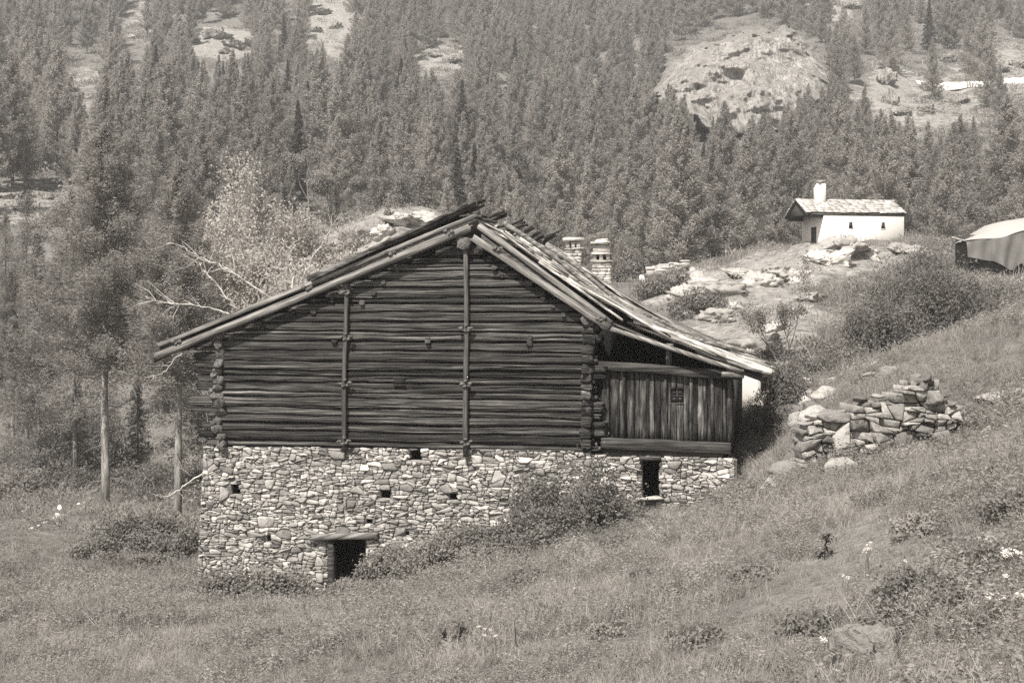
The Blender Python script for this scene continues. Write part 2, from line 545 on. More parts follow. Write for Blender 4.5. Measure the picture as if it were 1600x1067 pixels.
_W = _warp(_pts)
_sc = 0.06 * (_pts[:, 1] + 20)          # interpolate height relative to distance, so that far heights do not swamp near ones
def _fit(vals):
    n = len(_W)
    r2 = ((_W[:, None, :] - _W[None, :, :]) ** 2).sum(-1)
    A = np.zeros((n + 3, n + 3))
    A[:n, :n] = _tps_k(r2) + np.eye(n) * 2e-4
    A[:n, n] = 1; A[:n, n + 1:] = _W
    A[n, :n] = 1; A[n + 1:, :n] = _W.T
    return np.linalg.solve(A, np.concatenate([vals, [0, 0, 0]]))
_coef = _fit(_z / _sc)

def ground_smooth(x, y):
    x = np.asarray(x, float); y = np.asarray(y, float)
    sh = x.shape
    xy = np.stack([x.ravel(), y.ravel()], -1)
    out = np.zeros(len(xy))
    for i in range(0, len(xy), 20000):
        w = _warp(xy[i:i + 20000])
        r2 = ((w[:, None, :] - _W[None, :, :]) ** 2).sum(-1)
        v = _tps_k(r2) @ _coef[:len(_W)] + _coef[len(_W)] + w @ _coef[len(_W) + 1:]
        out[i:i + 20000] = v * 0.06 * (np.maximum(xy[i:i + 20000, 1], -6) + 20)
    return out.reshape(sh)

ROCKY = [  # pixel ellipses where bare rock breaks through the turf: x, y, rx, ry, amount
 (1110,460,130,45,1.0),(1180,500,130,60,0.95),(1310,405,110,32,1.0),(1220,425,90,35,1.0),(1200,550,80,40,.8),(1000,470,60,30,0.5),(1190,560,40,25,0.7),
 (1400,410,60,40,0.4),(580,400,120,75,0.9),(480,440,50,40,0.8),(640,345,80,25,0.9),
 (1440,165,160,60,0.7),(1560,110,90,60,0.7),(1390,150,40,70,0.9),(1290,10,60,40,0.9),
 (350,70,75,30,1.0),(220,40,40,45,0.6),(130,125,60,30,0.6),(515,30,60,50,0.9),(690,95,70,30,0.8),(140,160,30,20,0.7),(530,80,30,25,0.7),
 (20,320,70,40,0.8),(100,310,60,25,0.6),(60,870,70,60,0.35),(1450,600,20,30,0.3),
]
def rockiness(P):
    px, py = project(P)
    out = np.zeros(len(P))
    for (x, y, a, b, k) in ROCKY:
        q = ((px - x) / a) ** 2 + ((py - y) / b) ** 2
        out = np.maximum(out, k * np.clip(1.35 - q, 0, 1))
    out[P[:, 1] < 45] *= 0.4
    return out

def ground(x, y):
    x = np.asarray(x, float); y = np.asarray(y, float)
    z = ground_smooth(x, y)
    p = np.stack([x, y, np.zeros_like(x)], -1)
    amp = np.clip((y - 5) / 60.0, 0.12, 1.0)
    z = z + amp * 0.22 * fbm(p * 0.35, 3, 3) + np.clip((y - 120) / 150, 0, 1) * 1.6 * fbm(p * 0.055, 3, 9)
    z = z + 0.07 * np.clip((40 - y) / 20, 0, 1) * fbm(p * 1.1, 2, 21)
    return z

def gz(x, y):
    return float(ground(np.array([x]), np.array([y]))[0])

def axis(parts):
    out = []
    for a, b, st in parts:
        out.extend(np.arange(a, b, st))
    return np.array(out)
gx = axis([(-420, -120, 7), (-120, -45, 2.2), (-45, -22, 0.9), (-22, 22, 0.42), (22, 60, 0.9), (60, 130, 1.6), (130, 430, 7)])
gy = axis([(-8, 8, 0.8), (8, 45, 0.42), (45, 115, 0.95), (115, 220, 2.2), (220, 420, 3.2), (420, 760, 9)])
GX, GY = np.meshgrid(gx, gy)
GZ = ground(GX, GY)
GP = np.stack([GX, GY, GZ], -1).reshape(-1, 3)
rk = rockiness(GP)
ledge = np.abs(fbm(GP * np.array([0.30, 0.30, 0.9]), 4, 31))
GP[:, 2] += rk * (0.9 - 2.4 * ledge) * np.clip(GP[:, 1] / 110, 0.15, 1.3) * 0.75
ny, nx = GX.shape
I = np.arange(ny * nx).reshape(ny, nx)
GF = np.stack([I[:-1, :-1], I[:-1, 1:], I[1:, 1:], I[1:, :-1]], -1).reshape(-1, 4)

def ground_mat():
    t = NT('meadow_ground')
    p = t.pos()
    att = t.n('ShaderNodeAttribute'); att.attribute_name = 'rock'
    n_fine = t.noise(p, 3.0, 5, 0.65)
    n_mid = t.noise(p, 0.35, 5, 0.6)
    n_big = t.noise(p, 0.045, 3, 0.5)
    g = t.math('ADD', t.math('MULTIPLY', n_fine, 0.45), t.math('ADD', t.math('MULTIPLY', n_mid, 0.4), t.math('MULTIPLY', n_big, 0.25)))
    turf = t.ramp(g, [(0.38, 0.09), (0.55, 0.15), (0.72, 0.23)])
    pr = t.pos((1, 1, 2.2))
    nr = t.noise(pr, 0.42, 7, 0.68, 0.6)
    cr = t.noise(pr, 2.2, 5, 0.7)
    rock = t.ramp(t.math('ADD', t.math('MULTIPLY', cr, 0.7), t.math('MULTIPLY', nr, 0.3)), [(0.34, 0.09), (0.47, 0.23), (0.62, 0.37)])
    m = t.math('ADD', t.math('MULTIPLY', att.outputs['Fac'], 0.50), t.math('SUBTRACT', nr, 0.74))
    m = t.math('MULTIPLY', m, 14.0, clamp=True)
    col = t.mix(m, turf, rock)
    h = t.math('ADD', n_fine, t.math('MULTIPLY', cr, m))
    return t.bsdf(col, 0.95, t.bump(h, 0.9, 0.25), 0.1)
M['ground'] = ground_mat()
ground_obj = obj('ground', GP, GF, M['ground'], smooth=True)
ga = ground_obj.data.attributes.new('rock', 'FLOAT', 'POINT')
ga.data.foreach_set('value', rk.astype(np.float32))
tag(ground_obj, 'steep meadow and mountainside ground with bare rock patches', kind='structure')

# nearest-grid height of the finished sheet, ledges included
_GZ = GP[:, 2].reshape(ny, nx)
def height(x, y):
    x = np.atleast_1d(np.asarray(x, float)); y = np.atleast_1d(np.asarray(y, float))
    i = np.clip(np.searchsorted(gx, x) - 1, 0, nx - 2); j = np.clip(np.searchsorted(gy, y) - 1, 0, ny - 2)
    fx = np.clip((x - gx[i]) / (gx[i + 1] - gx[i]), 0, 1); fy = np.clip((y - gy[j]) / (gy[j + 1] - gy[j]), 0, 1)
    return (_GZ[j, i] * (1 - fx) * (1 - fy) + _GZ[j, i + 1] * fx * (1 - fy) + _GZ[j + 1, i] * (1 - fx) * fy + _GZ[j + 1, i + 1] * fx * fy)

def on_ground(px, d, sink=0.0):
    """the ground point in pixel column px at distance d"""
    x = (px - 800.0) / F_PX * d
    return np.array([x, d, float(height(x, d)[0]) - sink])

def first_hit(px, py, d0=8.0, d1=500.0, n=900):
    """where the line of sight through a pixel meets the ground"""
    r = ray(px, py)
    ds = np.geomspace(d0, d1, n)
    P = np.outer(ds / r[1], r)
    below = P[:, 2] < height(P[:, 0], P[:, 1])
    k = int(np.argmax(below)) if below.any() else n - 1
    x, y = P[k, 0], P[k, 1]
    return np.array([x, y, float(height(x, y)[0])])

# ------------------------------------------------------------------ the log barn
TH = R(11.3)
UD = np.array([math.cos(TH), -math.sin(TH), 0.0])
VD = np.array([math.sin(TH), math.cos(TH), 0.0])
B_O = at(742, 500, 35.5); B_O[2] = 0.0
BASE_Z = -7.2
barn = empty('log_barn', (B_O[0], B_O[1], BASE_Z), -TH)
tag(barn, 'old dark log barn with board roof on a pale rubble stone base', 'barn')

def B(px, py, v=0.0):
    """local barn coordinates (along the front, into the barn, up) of a pixel seen on the plane v"""
    r = ray(px, py)
    t = (v + B_O[:2] @ VD[:2]) / (r @ VD)
    p = r * t - B_O
    return np.array([p @ UD, v, p[2] - BASE_Z])

def ground_local(u, v):
    P = B_O + u * UD + v * VD
    return float(height(P[0], P[1])[0]) - BASE_Z

DEPTH = 8.2
def lerp_y(x, pts):
    return float(np.interp(x, [p[0] for p in pts], [p[1] for p in pts]))
RAKE_L = [(200, 566), (240, 551), (735, 356)]
RAKE_R = [(740, 370), (945, 508)]
TOP_R = [(744, 343), (850, 414), (948, 494), (1050, 537), (1197, 586)]

# --- log wall: a dark core with every log on it
def poly_prism(pts, v0, v1):
    n = len(pts)
    V = [(p[0], v0, p[2]) for p in pts] + [(p[0], v1, p[2]) for p in pts]
    Fc = [tuple(range(n)), tuple(range(2 * n - 1, n - 1, -1))]
    Fc += [(i, i + n, (i + 1) % n + n, (i + 1) % n) for i in range(n)]
    return np.array(V), Fc

core = [B(346, 700), B(346, 530), B(735, 374), B(912, 498), B(912, 708)]
V_, F_ = poly_prism(core, 0.09, 0.26)
log_wall = obj('log_wall', V_, F_, M['dark'], barn)

def log_mesh(u0, u1, zlo, zhi, dep, seed, v_c=0.02, tip=1.0):
    """a hewn, checked log lying along the wall: front face with long splits, soft back"""
    rs = np.random.default_rng(seed)
    L = u1 - u0
    n = max(10, int(L * 6.5))
    af = np.linspace(-1.45, 1.45, 31)                   # visible front half
    ab = np.linspace(1.9, 2 * math.pi - 1.9, 4)
    ang = np.concatenate([af, ab]); seg = len(ang)
    us = np.linspace(u0, u1, n)
    nspl = rs.integers(5, 9)
    sp_a = rs.uniform(-1.2, 1.3, nspl); sp_d = rs.uniform(.12, .48, nspl); sp_w = rs.uniform(.05, .12, nspl)
    V = []
    for i, u in enumerate(us):
        e = 1.0 - tip * .22 if i in (0, n - 1) else 1.0
        lo, hi = zlo(u), zhi(u)
        zc, hh = (lo + hi) / 2, (hi - lo) / 2 * (.90 + .05 * vnoise(np.array([[u * .8, seed * 1.7, 9]]), 19)[0]) * e
        dd = dep * (1 + .20 * vnoise(np.array([[u * 1.3, seed * 3.7, 1]]), 8)[0]) * e
        ca, sa = np.cos(ang), np.sin(ang)
        rr = 1 + .10 * vnoise(np.stack([np.full(seg, u * 1.9), ang * 3.0, np.full(seg, seed * 1.3)], -1), 12) + .05 * vnoise(np.stack([np.full(seg, u * 6), ang * 7.0, np.full(seg, seed * 2.3)], -1), 13)
        for k in range(nspl):
            g = sp_a[k] + .35 * vnoise(np.array([[u * .9, seed * 5.1 + k * 9, 2]]), 14)[0]
            gate = np.clip(.5 + 1.6 * vnoise(np.array([[u * .7 + k * 13, seed * 2.7, 5]]), 15)[0], 0, 1)
            rr = rr - sp_d[k] * gate * np.exp(-((ang - g) / sp_w[k]) ** 2)
        pw = .50
        V.append(np.stack([np.full(seg, u), v_c - np.sign(ca) * np.abs(ca) ** pw * dd * rr, zc + np.sign(sa) * np.abs(sa) ** pw * hh * np.clip(rr, .8, 1.12)], -1))
    V = np.vstack(V)
    V[:seg, 0] += rs.uniform(-.06, .06, seg); V[-seg:, 0] += rs.uniform(-.06, .06, seg)
    Fc = []
    for i in range(n - 1):
        for j in range(seg):
            k = (j + 1) % seg
            Fc.append((i * seg + j, i * seg + k, (i + 1) * seg + k, (i + 1) * seg + j))
    Fc.append(tuple(range(seg))); Fc.append(tuple((n - 1) * seg + j for j in range(seg - 1, -1, -1)))
    return V, Fc

rs = np.random.default_rng(42)
bounds = [0.0]
while bounds[-1] < 313:
    bounds.append(bounds[-1] + rs.choice([8.5, 10.0, 11.5, 13.0, 15.0, 17.0]))
def row(f, x):
    base = 694 + (x - 350) / 560.0 * 12           # the sill sags towards the right
    top = 384 - (x - 350) / 560.0 * 4
    return base + (top - base) * f
def seam(i):
    """the wavy joint between two logs, as a height along the wall"""
    f = bounds[i] / 313.0
    a, b = B(300, row(f, 300)), B(950, row(f, 950))
    return lambda u: a[2] + (b[2] - a[2]) * (u - a[0]) / (b[0] - a[0]) + .030 * vnoise(np.array([[u * .55, i * 7.3, 0]]), 61)[0] + .016 * vnoise(np.array([[u * 1.9, i * 3.3, 0]]), 62)[0]
for i in range(len(bounds) - 1):
    fm = (bounds[i] + bounds[i + 1]) / 626.0
    ym = row(fm, 630)
    if ym > 520: xl = rs.uniform(291, 331)
    else: xl = 740 - (ym - 362) / 0.398 + rs.uniform(2, 22)
    if ym > 500: xr = rs.uniform(926, 951)
    else: xr = 748 + (ym - 382) / 0.66 + rs.uniform(-12, 0)
    xr = min(xr, 951)
    if xr - xl < 30: continue
    V_, F_ = log_mesh(B(xl, ym)[0], B(xr, ym)[0], seam(i), seam(i + 1), rs.uniform(0.10, 0.155), 100 + i)
    obj('log', V_, F_, M['log'], log_wall)

def stub(px, py, w, h, v0, v1, seed, mat, name, parent, taper=0.1):
    """a log end standing out of the wall towards the viewer"""
    c0, c1 = B(px, py, v0), B(px, py, v0)
    c1 = c0.copy(); c1[1] = v1
    rs_ = np.random.default_rng(seed)
    n = 12
    ang = np.linspace(0, 2 * math.pi, n, endpoint=False)
    rad = 1 + rs_.uniform(-0.16, 0.12, n)
    sq = rs_.uniform(.45, .85)
    ta, tb = rs_.normal(0, .35, 2)
    V = []
    for k, (t, e) in enumerate([(0, 0.90), (0.04, 1.0), (0.5, 1.0), (1, 1.02)]):
        c = c0 + (c1 - c0) * t
        for j in range(n):
            ca, sa = math.cos(ang[j]), math.sin(ang[j])
            x_ = math.copysign(abs(ca) ** sq, ca) * rad[j] * w / 2 * e; z_ = math.copysign(abs(sa) ** sq, sa) * rad[j] * h / 2 * e
            V.append((c[0] + x_, c[1] + (rs_.uniform(-.02, .02) + ta * x_ + tb * z_ if k < 2 else 0), c[2] + z_))
    V.append((c0[0], c0[1] + rs_.uniform(-.02, .01), c0[2]))
    Fc = [(k * n + j, (k + 1) * n + j, (k + 1) * n + (j + 1) % n, k * n + (j + 1) % n) for k in range(3) for j in range(n)]
    Fc += [(len(V) - 1, j, (j + 1) % n) for j in range(n)]
    return obj(name, V, Fc, mat, parent)

# cross-wall log ends: the stack at the barn's outer corner and the stack beside the plank wing
y = 522.0; k = 0
while y < 690:
    hh = rs.uniform(9, 16)
    stub(341 + rs.uniform(-4, 4), y + hh / 2, rs.uniform(0.20, 0.30), hh / 61 * 1.05, -0.20 + rs.uniform(-.06, .05), 0.12, 300 + k, M['log_end'], 'log_end', log_wall)
    if rs.random() < 0.45:
        stub(331 + rs.uniform(-3, 3), y + hh / 2 + 4, rs.uniform(0.12, 0.2), hh / 61 * 0.7, -0.22, 0.1, 360 + k, M['log_end'], 'log_end', log_wall)
    y += hh; k += 1
y = 497.0; k = 0
while y < 700:
    hh = rs.uniform(11, 18)
    px = 920 - (y - 497) / 203 * 7 + rs.uniform(-1.5, 1.5)
    stub(px, y + hh / 2, rs.uniform(0.27, 0.33), hh / 63 * 1.0, -0.26 + rs.uniform(-.03, .03), 0.12, 400 + k, M['log_end'] if k == 0 else M['log'], 'log_end', log_wall)
    y += hh; k += 1

# ridge beam end and purlin ends under the rakes
stub(723, 380, 0.34, 0.33, -0.34, 0.4, 501, M['log_end'], 'ridge_beam', barn)
stub(537, 452, 0.30, 0.26, -0.24, 0.4, 502, M['log_end'], 'purlin', barn)
for k in range(6):
    stub(530 + (k % 3) * 6 + rs.uniform(-4, 4), 447 + (k // 3) * 9 + rs.uniform(-2, 2), 0.13, 0.12, -0.30, -0.1, 510 + k, M['log_end'], 'purlin_packing', barn)
stub(917, 498, 0.30, 0.30, -0.30, 0.4, 503, M['log_end'], 'purlin', barn)
stub(340, 523, 0.28, 0.22, -0.27, 0.4, 504, M['log_end'], 'purlin', barn)
for k, (px, py) in enumerate([(640,402),(620,421),(598,441),(583,459),(565,473),(518,469),(489,487),(458,489),(410,510),(522,534),(360,531),
                              (792,421),(815,438),(826,445),(848,466),(864,480),(880,492),(828,527),(827,536),(765,405),(773,417),(783,430),(668,531),(668,533)]):
    stub(px, py, rs.uniform(0.11, 0.17), rs.uniform(0.11, 0.16), -0.16, 0.05, 540 + k, M['log'], 'peg', barn)

# clamping posts with their wedges
def clamp_post(px0, y0, y1, px1, wedges, w=0.125):
    a, b = B(px0, y0, -0.20), B(px1, y1, -0.20)
    n = 9
    path = [a + (b - a) * t + np.array([0.015 * math.sin(t * 7 + px0), 0, 0]) for t in np.linspace(0, 1, n)]
    V, Fc = tube(path, w / 2 * np.linspace(0.92, 1.08, n), 8, True, jitter=0.06, seed=px0)
    p = obj('clamp_post', V, Fc, M['post'], barn, smooth=True)
    for k, wy in enumerate(wedges):
        wx = np.interp(wy, [y0, y1], [px0, px1])
        for s, (dx, dy) in enumerate([(-7, 1), (7, 0), (0, -4), (-2, 5), (4, 4)]):
            c = B(wx + dx, wy + dy, -0.27)
            v, f = rock_shape(0.075 + 0.03 * (s < 2), 0.06, 0.055, int(px0) + k * 7 + s, 1, 0.2)
            obj('wedge', v + c, f, M['log_end'], p)
clamp_post(541, 440, 706, 537, [526, 598, 688])
clamp_post(728, 384, 714, 728, [512, 599, 690])

# one small window hole in the logs with its dark reveal
def hole(px, py, w, h, v=-0.135):
    c = B(px, py, 0)
    a = np.array([c[0] - w / 2, v, c[2] - h / 2]); b = np.array([c[0] + w / 2, v + 0.05, c[2] + h / 2])
    win = obj('window', *box(a, b), M['dark'], barn)
    for lo, hi in [((a[0] - .025, v - .012, a[2] - .03), (b[0] + .025, v + .05, a[2] - .002)),
                   ((a[0] - .025, v - .008, b[2] + .002), (b[0] + .025, v + .05, b[2] + .02))]:
        obj('window_frame', *box(lo, hi), M['log'], win)
    return win
hole(626, 596, 0.27, 0.14)

# --- plank wing
PV = 0.14
pw_core = [B(930, 700, PV), B(930, 520, PV), B(948, 512, PV), B(1146, 580, PV), B(1143, 708, PV)]
lo_core = [B(930, 706, PV), B(930, 572, PV), B(1144, 588, PV), B(1142, 708, PV)]
V_, F_ = poly_prism(lo_core, PV + 0.05, PV + 0.14)
plank_wall = obj('plank_wall', V_, F_, M['dark'], barn)
x = 940.0; k = 0
widths = []
while x < 1141:
    w = float(rs.choice([7, 9, 11, 13, 15]))
    if x + w > 1143: w = 1143.5 - x
    for xs_ in (1048.0, 1068.0):
        if x < xs_ - .5 and x + w > xs_: w = xs_ - x
    y0 = 572 + (x - 945) / 200 * 14; y1 = 690 + (x - 945) / 200 * 4
    a = B(x + w / 2, y0, PV); b = B(x + w / 2, y1 + rs.uniform(-1, 2), PV)
    if 1048 < x + w / 2 < 1068:
        segs_ = [(y0, 608), (629, y1)]
    else:
        segs_ = [(y0, y1)]
    for (ya, yb) in segs_:
        a = B(x + w / 2, ya, PV + rs.uniform(-0.025, 0.02)); b = B(x + w / 2, yb, a[1])
        V_, F_ = board(a, b, (1, 0, 0), w / 64 * 0.89, 0.035, 700 + k, 5, 0.006, 0.004)
        obj('plank', V_, F_, M['plank'], plank_wall)
        k += 1
    x += w
# cover strips over some joints
for px in (975, 1012, 1040, 1080, 1113):
    a, b = B(px, 574 + (px - 945) / 200 * 14, PV - 0.045), B(px, 691, PV - 0.045)
    V_, F_ = board(a, b, (1, 0, 0), 0.07, 0.03, 800 + px, 4, 0.004, 0.004)
    obj('cover_strip', V_, F_, M['plank'], plank_wall)
# little four-pane window
wa, wb = B(1049, 629, PV), B(1067, 608, PV)
win = obj('window', *box((wa[0], PV + 0.03, wa[2]), (wb[0], PV + 0.045, wb[2])), M['dark'], barn)
cxm, czm = (wa[0] + wb[0]) / 2, (wa[2] + wb[2]) / 2
for (lx, hx, lz, hz) in [(wa[0], cxm, wa[2], czm), (cxm, wb[0], wa[2], czm), (wa[0], cxm, czm, wb[2]), (cxm, wb[0], czm, wb[2])]:
    obj('pane', *box((lx + .012, PV + 0.015, lz + .012), (hx - .012, PV + 0.022, hz - .012)), M['glass'], win)
for lo, hi in [((cxm - .013, PV - .01, wa[2]), (cxm + .013, PV + .03, wb[2])), ((wa[0], PV - .008, czm - .013), (wb[0], PV + .028, czm + .013)),
               ((wa[0] - .03, PV - .03, wa[2] - .035), (wb[0] + .03, PV + .03, wa[2] - .002)), ((wa[0] - .03, PV - .02, wb[2] + .002), (wb[0] + .03, PV + .03, wb[2] + .03))]:
    obj('window_bar', *box(lo, hi), M['beam'], win)
# beams and the short king post of the wing
def beam(pa, pb, va, h, d, name, seed, mat=None):
    a, b = B(pa[0], pa[1], va), B(pb[0], pb[1], va)
    n = 9
    V, Fc = [], []
    for i in range(n):
        t = i / (n - 1); c = a + (b - a) * t
        w1 = 0.02 * vnoise(np.array([[c[0] * 1.5, seed, 0]]), 3)[0]
        for (dv, dz) in [(-d / 2, -h / 2 + .02), (-d / 2, h / 2 - .02), (-d / 2 + .02, h / 2), (d / 2, h / 2), (d / 2, -h / 2), (-d / 2 + .02, -h / 2)]:
            V.append((c[0], va + dv, c[2] + dz + w1))
    for i in range(n - 1):
        for j in range(6):
            kx = (j + 1) % 6
            Fc.append((i * 6 + j, i * 6 + kx, (i + 1) * 6 + kx, (i + 1) * 6 + j))
    Fc += [tuple(range(5, -1, -1)), tuple((n - 1) * 6 + j for j in range(6))]
    return obj(name, V, Fc, mat or M['beam'], barn)
beam((936, 571), (1160, 587), PV - 0.06, 0.22, 0.26, 'top_beam', 1)
beam((940, 692), (1142, 700), PV - 0.05, 0.27, 0.24, 'sill_beam', 2)
beam((942, 706), (1130, 711), PV + 0.06, 0.16, 0.2, 'sill_beam', 3)
V_, F_ = tube([B(1045, 572, PV - .05), B(1045, 538, PV - .05)], [0.085, 0.08], 6, True)
obj('short_post', V_, F_, M['post'], barn)
stub(1045, 541, 0.2, 0.16, PV - 0.4, PV + 0.2, 611, M['log_end'], 'purlin', barn)
stub(1141, 578, 0.2, 0.15, PV - 0.4, PV + 0.2, 612, M['log_end'], 'purlin', barn)

# side and back walls
def side_wall(u, z0, z1, mat, name):
    parent = obj(name, *box((u - 0.06, 0.28, z0), (u + 0.06, DEPTH - .3, z1)), M['dark'], barn)
    z = z0 + .05; kk = 0
    while z < z1 - .08:
        h = 0.2
        V, Fc = tube([(u, 0.3, z + h / 2), (u, DEPTH * .5, z + h / 2 + .01), (u, DEPTH - .3, z + h / 2)], [0.105] * 3, 8, True)
        obj('log', V, Fc, mat, parent, smooth=True)
        z += h; kk += 1
uL = B(346, 600)[0]; uR = B(912, 600)[0]; uA = B(1143, 640)[0]
zs = B(346, 696)[2]
side_wall(uL + .1, zs, B(346, 540)[2] - .05, M['log'], 'side_wall')
right_side = obj('side_wall', *box((uA - 0.10, PV + .15, B(1143, 706)[2]), (uA - 0.02, DEPTH - .3, B(1143, 590)[2])), M['plank'], barn)
back = [B(346, 700), B(346, 540), B(735, 380), B(912, 504), B(1140, 590), B(1140, 708)]
V_, F_ = poly_prism(back, DEPTH - .28, DEPTH - .05)
obj('back_wall', V_, F_, M['log'], barn)
obj('loft_floor', *box((uL + .2, 0.3, zs - .1), (uA - .12, DEPTH - .3, zs)), M['dark'], barn)
obj('inner_wall', *box((uR - .1, 0.28, zs), (uR + .1, DEPTH - .3, B(912, 506)[2])), M['dark'], barn)

# --- roof
RV0, RV1 = -0.27, DEPTH + 0.1
def roof_z(pxs, v):  # profile points on the front edge carried back level
    return [B(px, py, RV0) for px, py in pxs]
ridge = B(744, 343, RV0); kink = B(948, 494, RV0); eave = B(1197, 586, RV0); eaveL = B(242, 541, RV0)
prof = [eaveL, ridge, B(850, 414, RV0), kink, B(1050, 537, RV0), eave]
V, Fc = [], []
und = 0.16
for v in (RV0 + 0.12, RV1 - 0.1):
    for p in prof: V.append((p[0] * (1 if p is not eave else 0.985), v, p[2] - 0.10))
    for p in prof: V.append((p[0] * (1 if p is not eave else 0.985), v, p[2] - und))
n = len(prof)
for i in range(n - 1):
    Fc.append((i, i + 1, 2 * n + i + 1, 2 * n + i))
    Fc.append((n + i, 3 * n + i, 3 * n + i + 1, n + i + 1))
    Fc.append((i, n + i, n + i + 1, i + 1)); Fc.append((2 * n + i, 2 * n + i + 1, 3 * n + i + 1, 3 * n + i))
Fc.append((0, 2 * n, 3 * n, n)); Fc.append((n - 1, 2 * n - 1, 4 * n - 1, 3 * n - 1))
roof = obj('roof', V, Fc, M['debris'], barn)

def prof_z(u):
    return float(np.interp(u, [p[0] for p in prof], [p[2] for p in prof]))
nb = 0
def roof_course(u0, u1, lift0, lift1, wmin, wmax, seed, mat='roofb', skew=0.05, v0=RV0, v1=RV1):
    global nb
    r = np.random.default_rng(seed)
    v = v0
    while v < v1:
        w = r.uniform(wmin, wmax)
        a0 = u0 + r.uniform(-.22, .15); a1 = u1 + r.uniform(-.18, .22)
        sk = r.normal(0, skew)
        sag = -0.12 * math.sin(math.pi * (v - v0) / (v1 - v0)) + 0.03 * r.normal()
        p0 = np.array([a0, v + w / 2 - sk, prof_z(a0) + lift0 + sag + r.uniform(-.01, .05)])
        p1 = np.array([a1, v + w / 2 + sk, prof_z(a1) + lift1 + sag + r.uniform(0, .03)])
        V, Fc = board(p0, p1, (0, 1, 0), w * r.uniform(.82, 1.02), r.uniform(0.03, 0.06), seed * 100 + nb, 4, 0.03, 0.14)
        obj('roof_board', V, Fc, M[mat], roof)
        nb += 1
        v += w * 0.96
du = kink[0] - ridge[0]
de = eave[0] - kink[0]
roof_course(kink[0] + de * .55, eave[0], 0.0, 0.0, .19, .34, 1)
roof_course(kink[0] + de * .18, kink[0] + de * .72, 0.03, 0.06, .19, .34, 2)
roof_course(kink[0] - du * .28, kink[0] + de * .38, 0.05, 0.09, .20, .36, 3)
roof_course(ridge[0] + du * .48, kink[0] + de * .02, 0.03, 0.10, .19, .36, 4, skew=.1)
roof_course(ridge[0] + du * .18, ridge[0] + du * .68, 0.05, 0.09, .19, .34, 5, skew=.12)
roof_course(ridge[0] - .02, ridge[0] + du * .38, 0.05, 0.10, .19, .34, 6, skew=.1)
dl = ridge[0] - eaveL[0]
roof_course(eaveL[0], eaveL[0] + dl * .52, 0.0, 0.05, .4, .6, 7)
roof_course(eaveL[0] + dl * .45, ridge[0] + .05, 0.06, 0.06, .4, .6, 8)
# thick split boards stacked loose over the far slope, their upper ends standing above the ridge
lo_, hi_ = B(468, 447, RV0), B(752, 312, RV0)
for k in range(10):
    v = -0.24 + (k % 5) * 0.36
    ly = k // 5
    t0 = rs.uniform(0, .12) + ly * .35; t1 = 1 - rs.uniform(0, .10) - (k % 5) * 0.012
    a = lo_ + (hi_ - lo_) * t0; b = lo_ + (hi_ - lo_) * t1
    a[1] = b[1] = v
    a[2] += ly * 0.05 - 0.03 * (k % 5); b[2] += ly * 0.06 - 0.05 * (k % 5)
    V, Fc = board(a, b, (0, 1, 0), rs.uniform(.3, .4), rs.uniform(.06, .10), 900 + k, 6, 0.03, 0.12)
    obj('roof_board', V, Fc, M['debris'], roof)
# broken board ends along the ridge
for k, (px, py, ex, ey, v, th) in enumerate([
    (752,344,786,328,1.0,.08),(764,346,790,333,1.3,.07),(772,356,812,344,2.4,.07),(782,362,818,352,2.8,.06),(790,366,812,347,3.2,.06),
    (800,372,830,356,4.0,.07),(812,380,842,362,4.6,.07),(822,384,846,368,5.0,.06),(830,386,848,370,5.5,.07),(846,392,852,372,6.2,.06),(838,384,866,368,6.6,.06),
    (728,334,770,346,-.2,.05),(716,338,752,338,-.22,.05),(660,374,742,340,-.2,.05)]):
    a, b = B(px, py, v), B(ex, ey, v)
    V, Fc = board(a, b, (0.3, 1, 0), rs.uniform(.14, .26), th, 950 + k, 4, 0.03, 0.10)
    obj('roof_board', V, Fc, M['debris'], roof)
V, Fc = tube([B(828, 384, 6.4), B(850, 371, 6.4), B(882, 355, 6.4)], [0.10, 0.08, 0.06], 8, True, jitter=.12, seed=3)
obj('ridge_pole', V, Fc, M['debris'], roof)
V, Fc = board(B(806, 368, 3.4), B(846, 394, 3.4), (0, 1, 0), .3, .03, 77, 6, 0.05, 0.03)
obj('roof_board', V, Fc, M['roofb'], roof)

# poles holding the boards down on the near slope
for (u0, u1, v, seed) in [(ridge[0] + .2, kink[0] - .1, 2.1, 1), (kink[0] - .4, kink[0] + de * .75, 2.9, 2), (ridge[0] + .9, kink[0] + .6, 4.7, 3), (kink[0] + .1, kink[0] + de * .9, 5.3, 4)]:
    us = np.linspace(u0, u1, 9)
    V, Fc = tube([(q, v + .15 * math.sin(i * .5 + seed), prof_z(q) + .20 + .02 * math.sin(i)) for i, q in enumerate(us)], np.linspace(.07, .05, 9), 8, True, jitter=.1, seed=seed)
    obj('roof_pole', V, Fc, M['rake'], roof, smooth=True)

# rake boards (barge boards)
def rake(p0, p1, v, w, th, seed, mat='rake', name='rake_board'):
    a, b = B(p0[0], p0[1], v), B(p1[0], p1[1], v)
    ax = b - a
    up = np.array([-ax[2], 0, ax[0]]); up /= np.linalg.norm(up)
    V, Fc = board(a, b, up, w, th, seed, 8, 0.02, 0.05)
    return obj(name, V, Fc, M[mat], barn)
rake((243, 557), (736, 355), -0.37, 0.18, 0.07, 11)
rake((250, 539), (745, 337), -0.31, 0.12, 0.07, 12)
rake((300, 519), (742, 338), -0.24, 0.12, 0.10, 13, 'debris')
rake((238, 556), (300, 530), -0.24, 0.34, 0.06, 14, 'debris')
rake((480, 436), (748, 318), -0.30, 0.13, 0.08, 19, 'debris')
rake((737, 370), (950, 511), -0.37, 0.17, 0.07, 15, 'rake_steep')
rake((940, 509), (1160, 581), -0.32, 0.11, 0.06, 16, 'rake_steep')
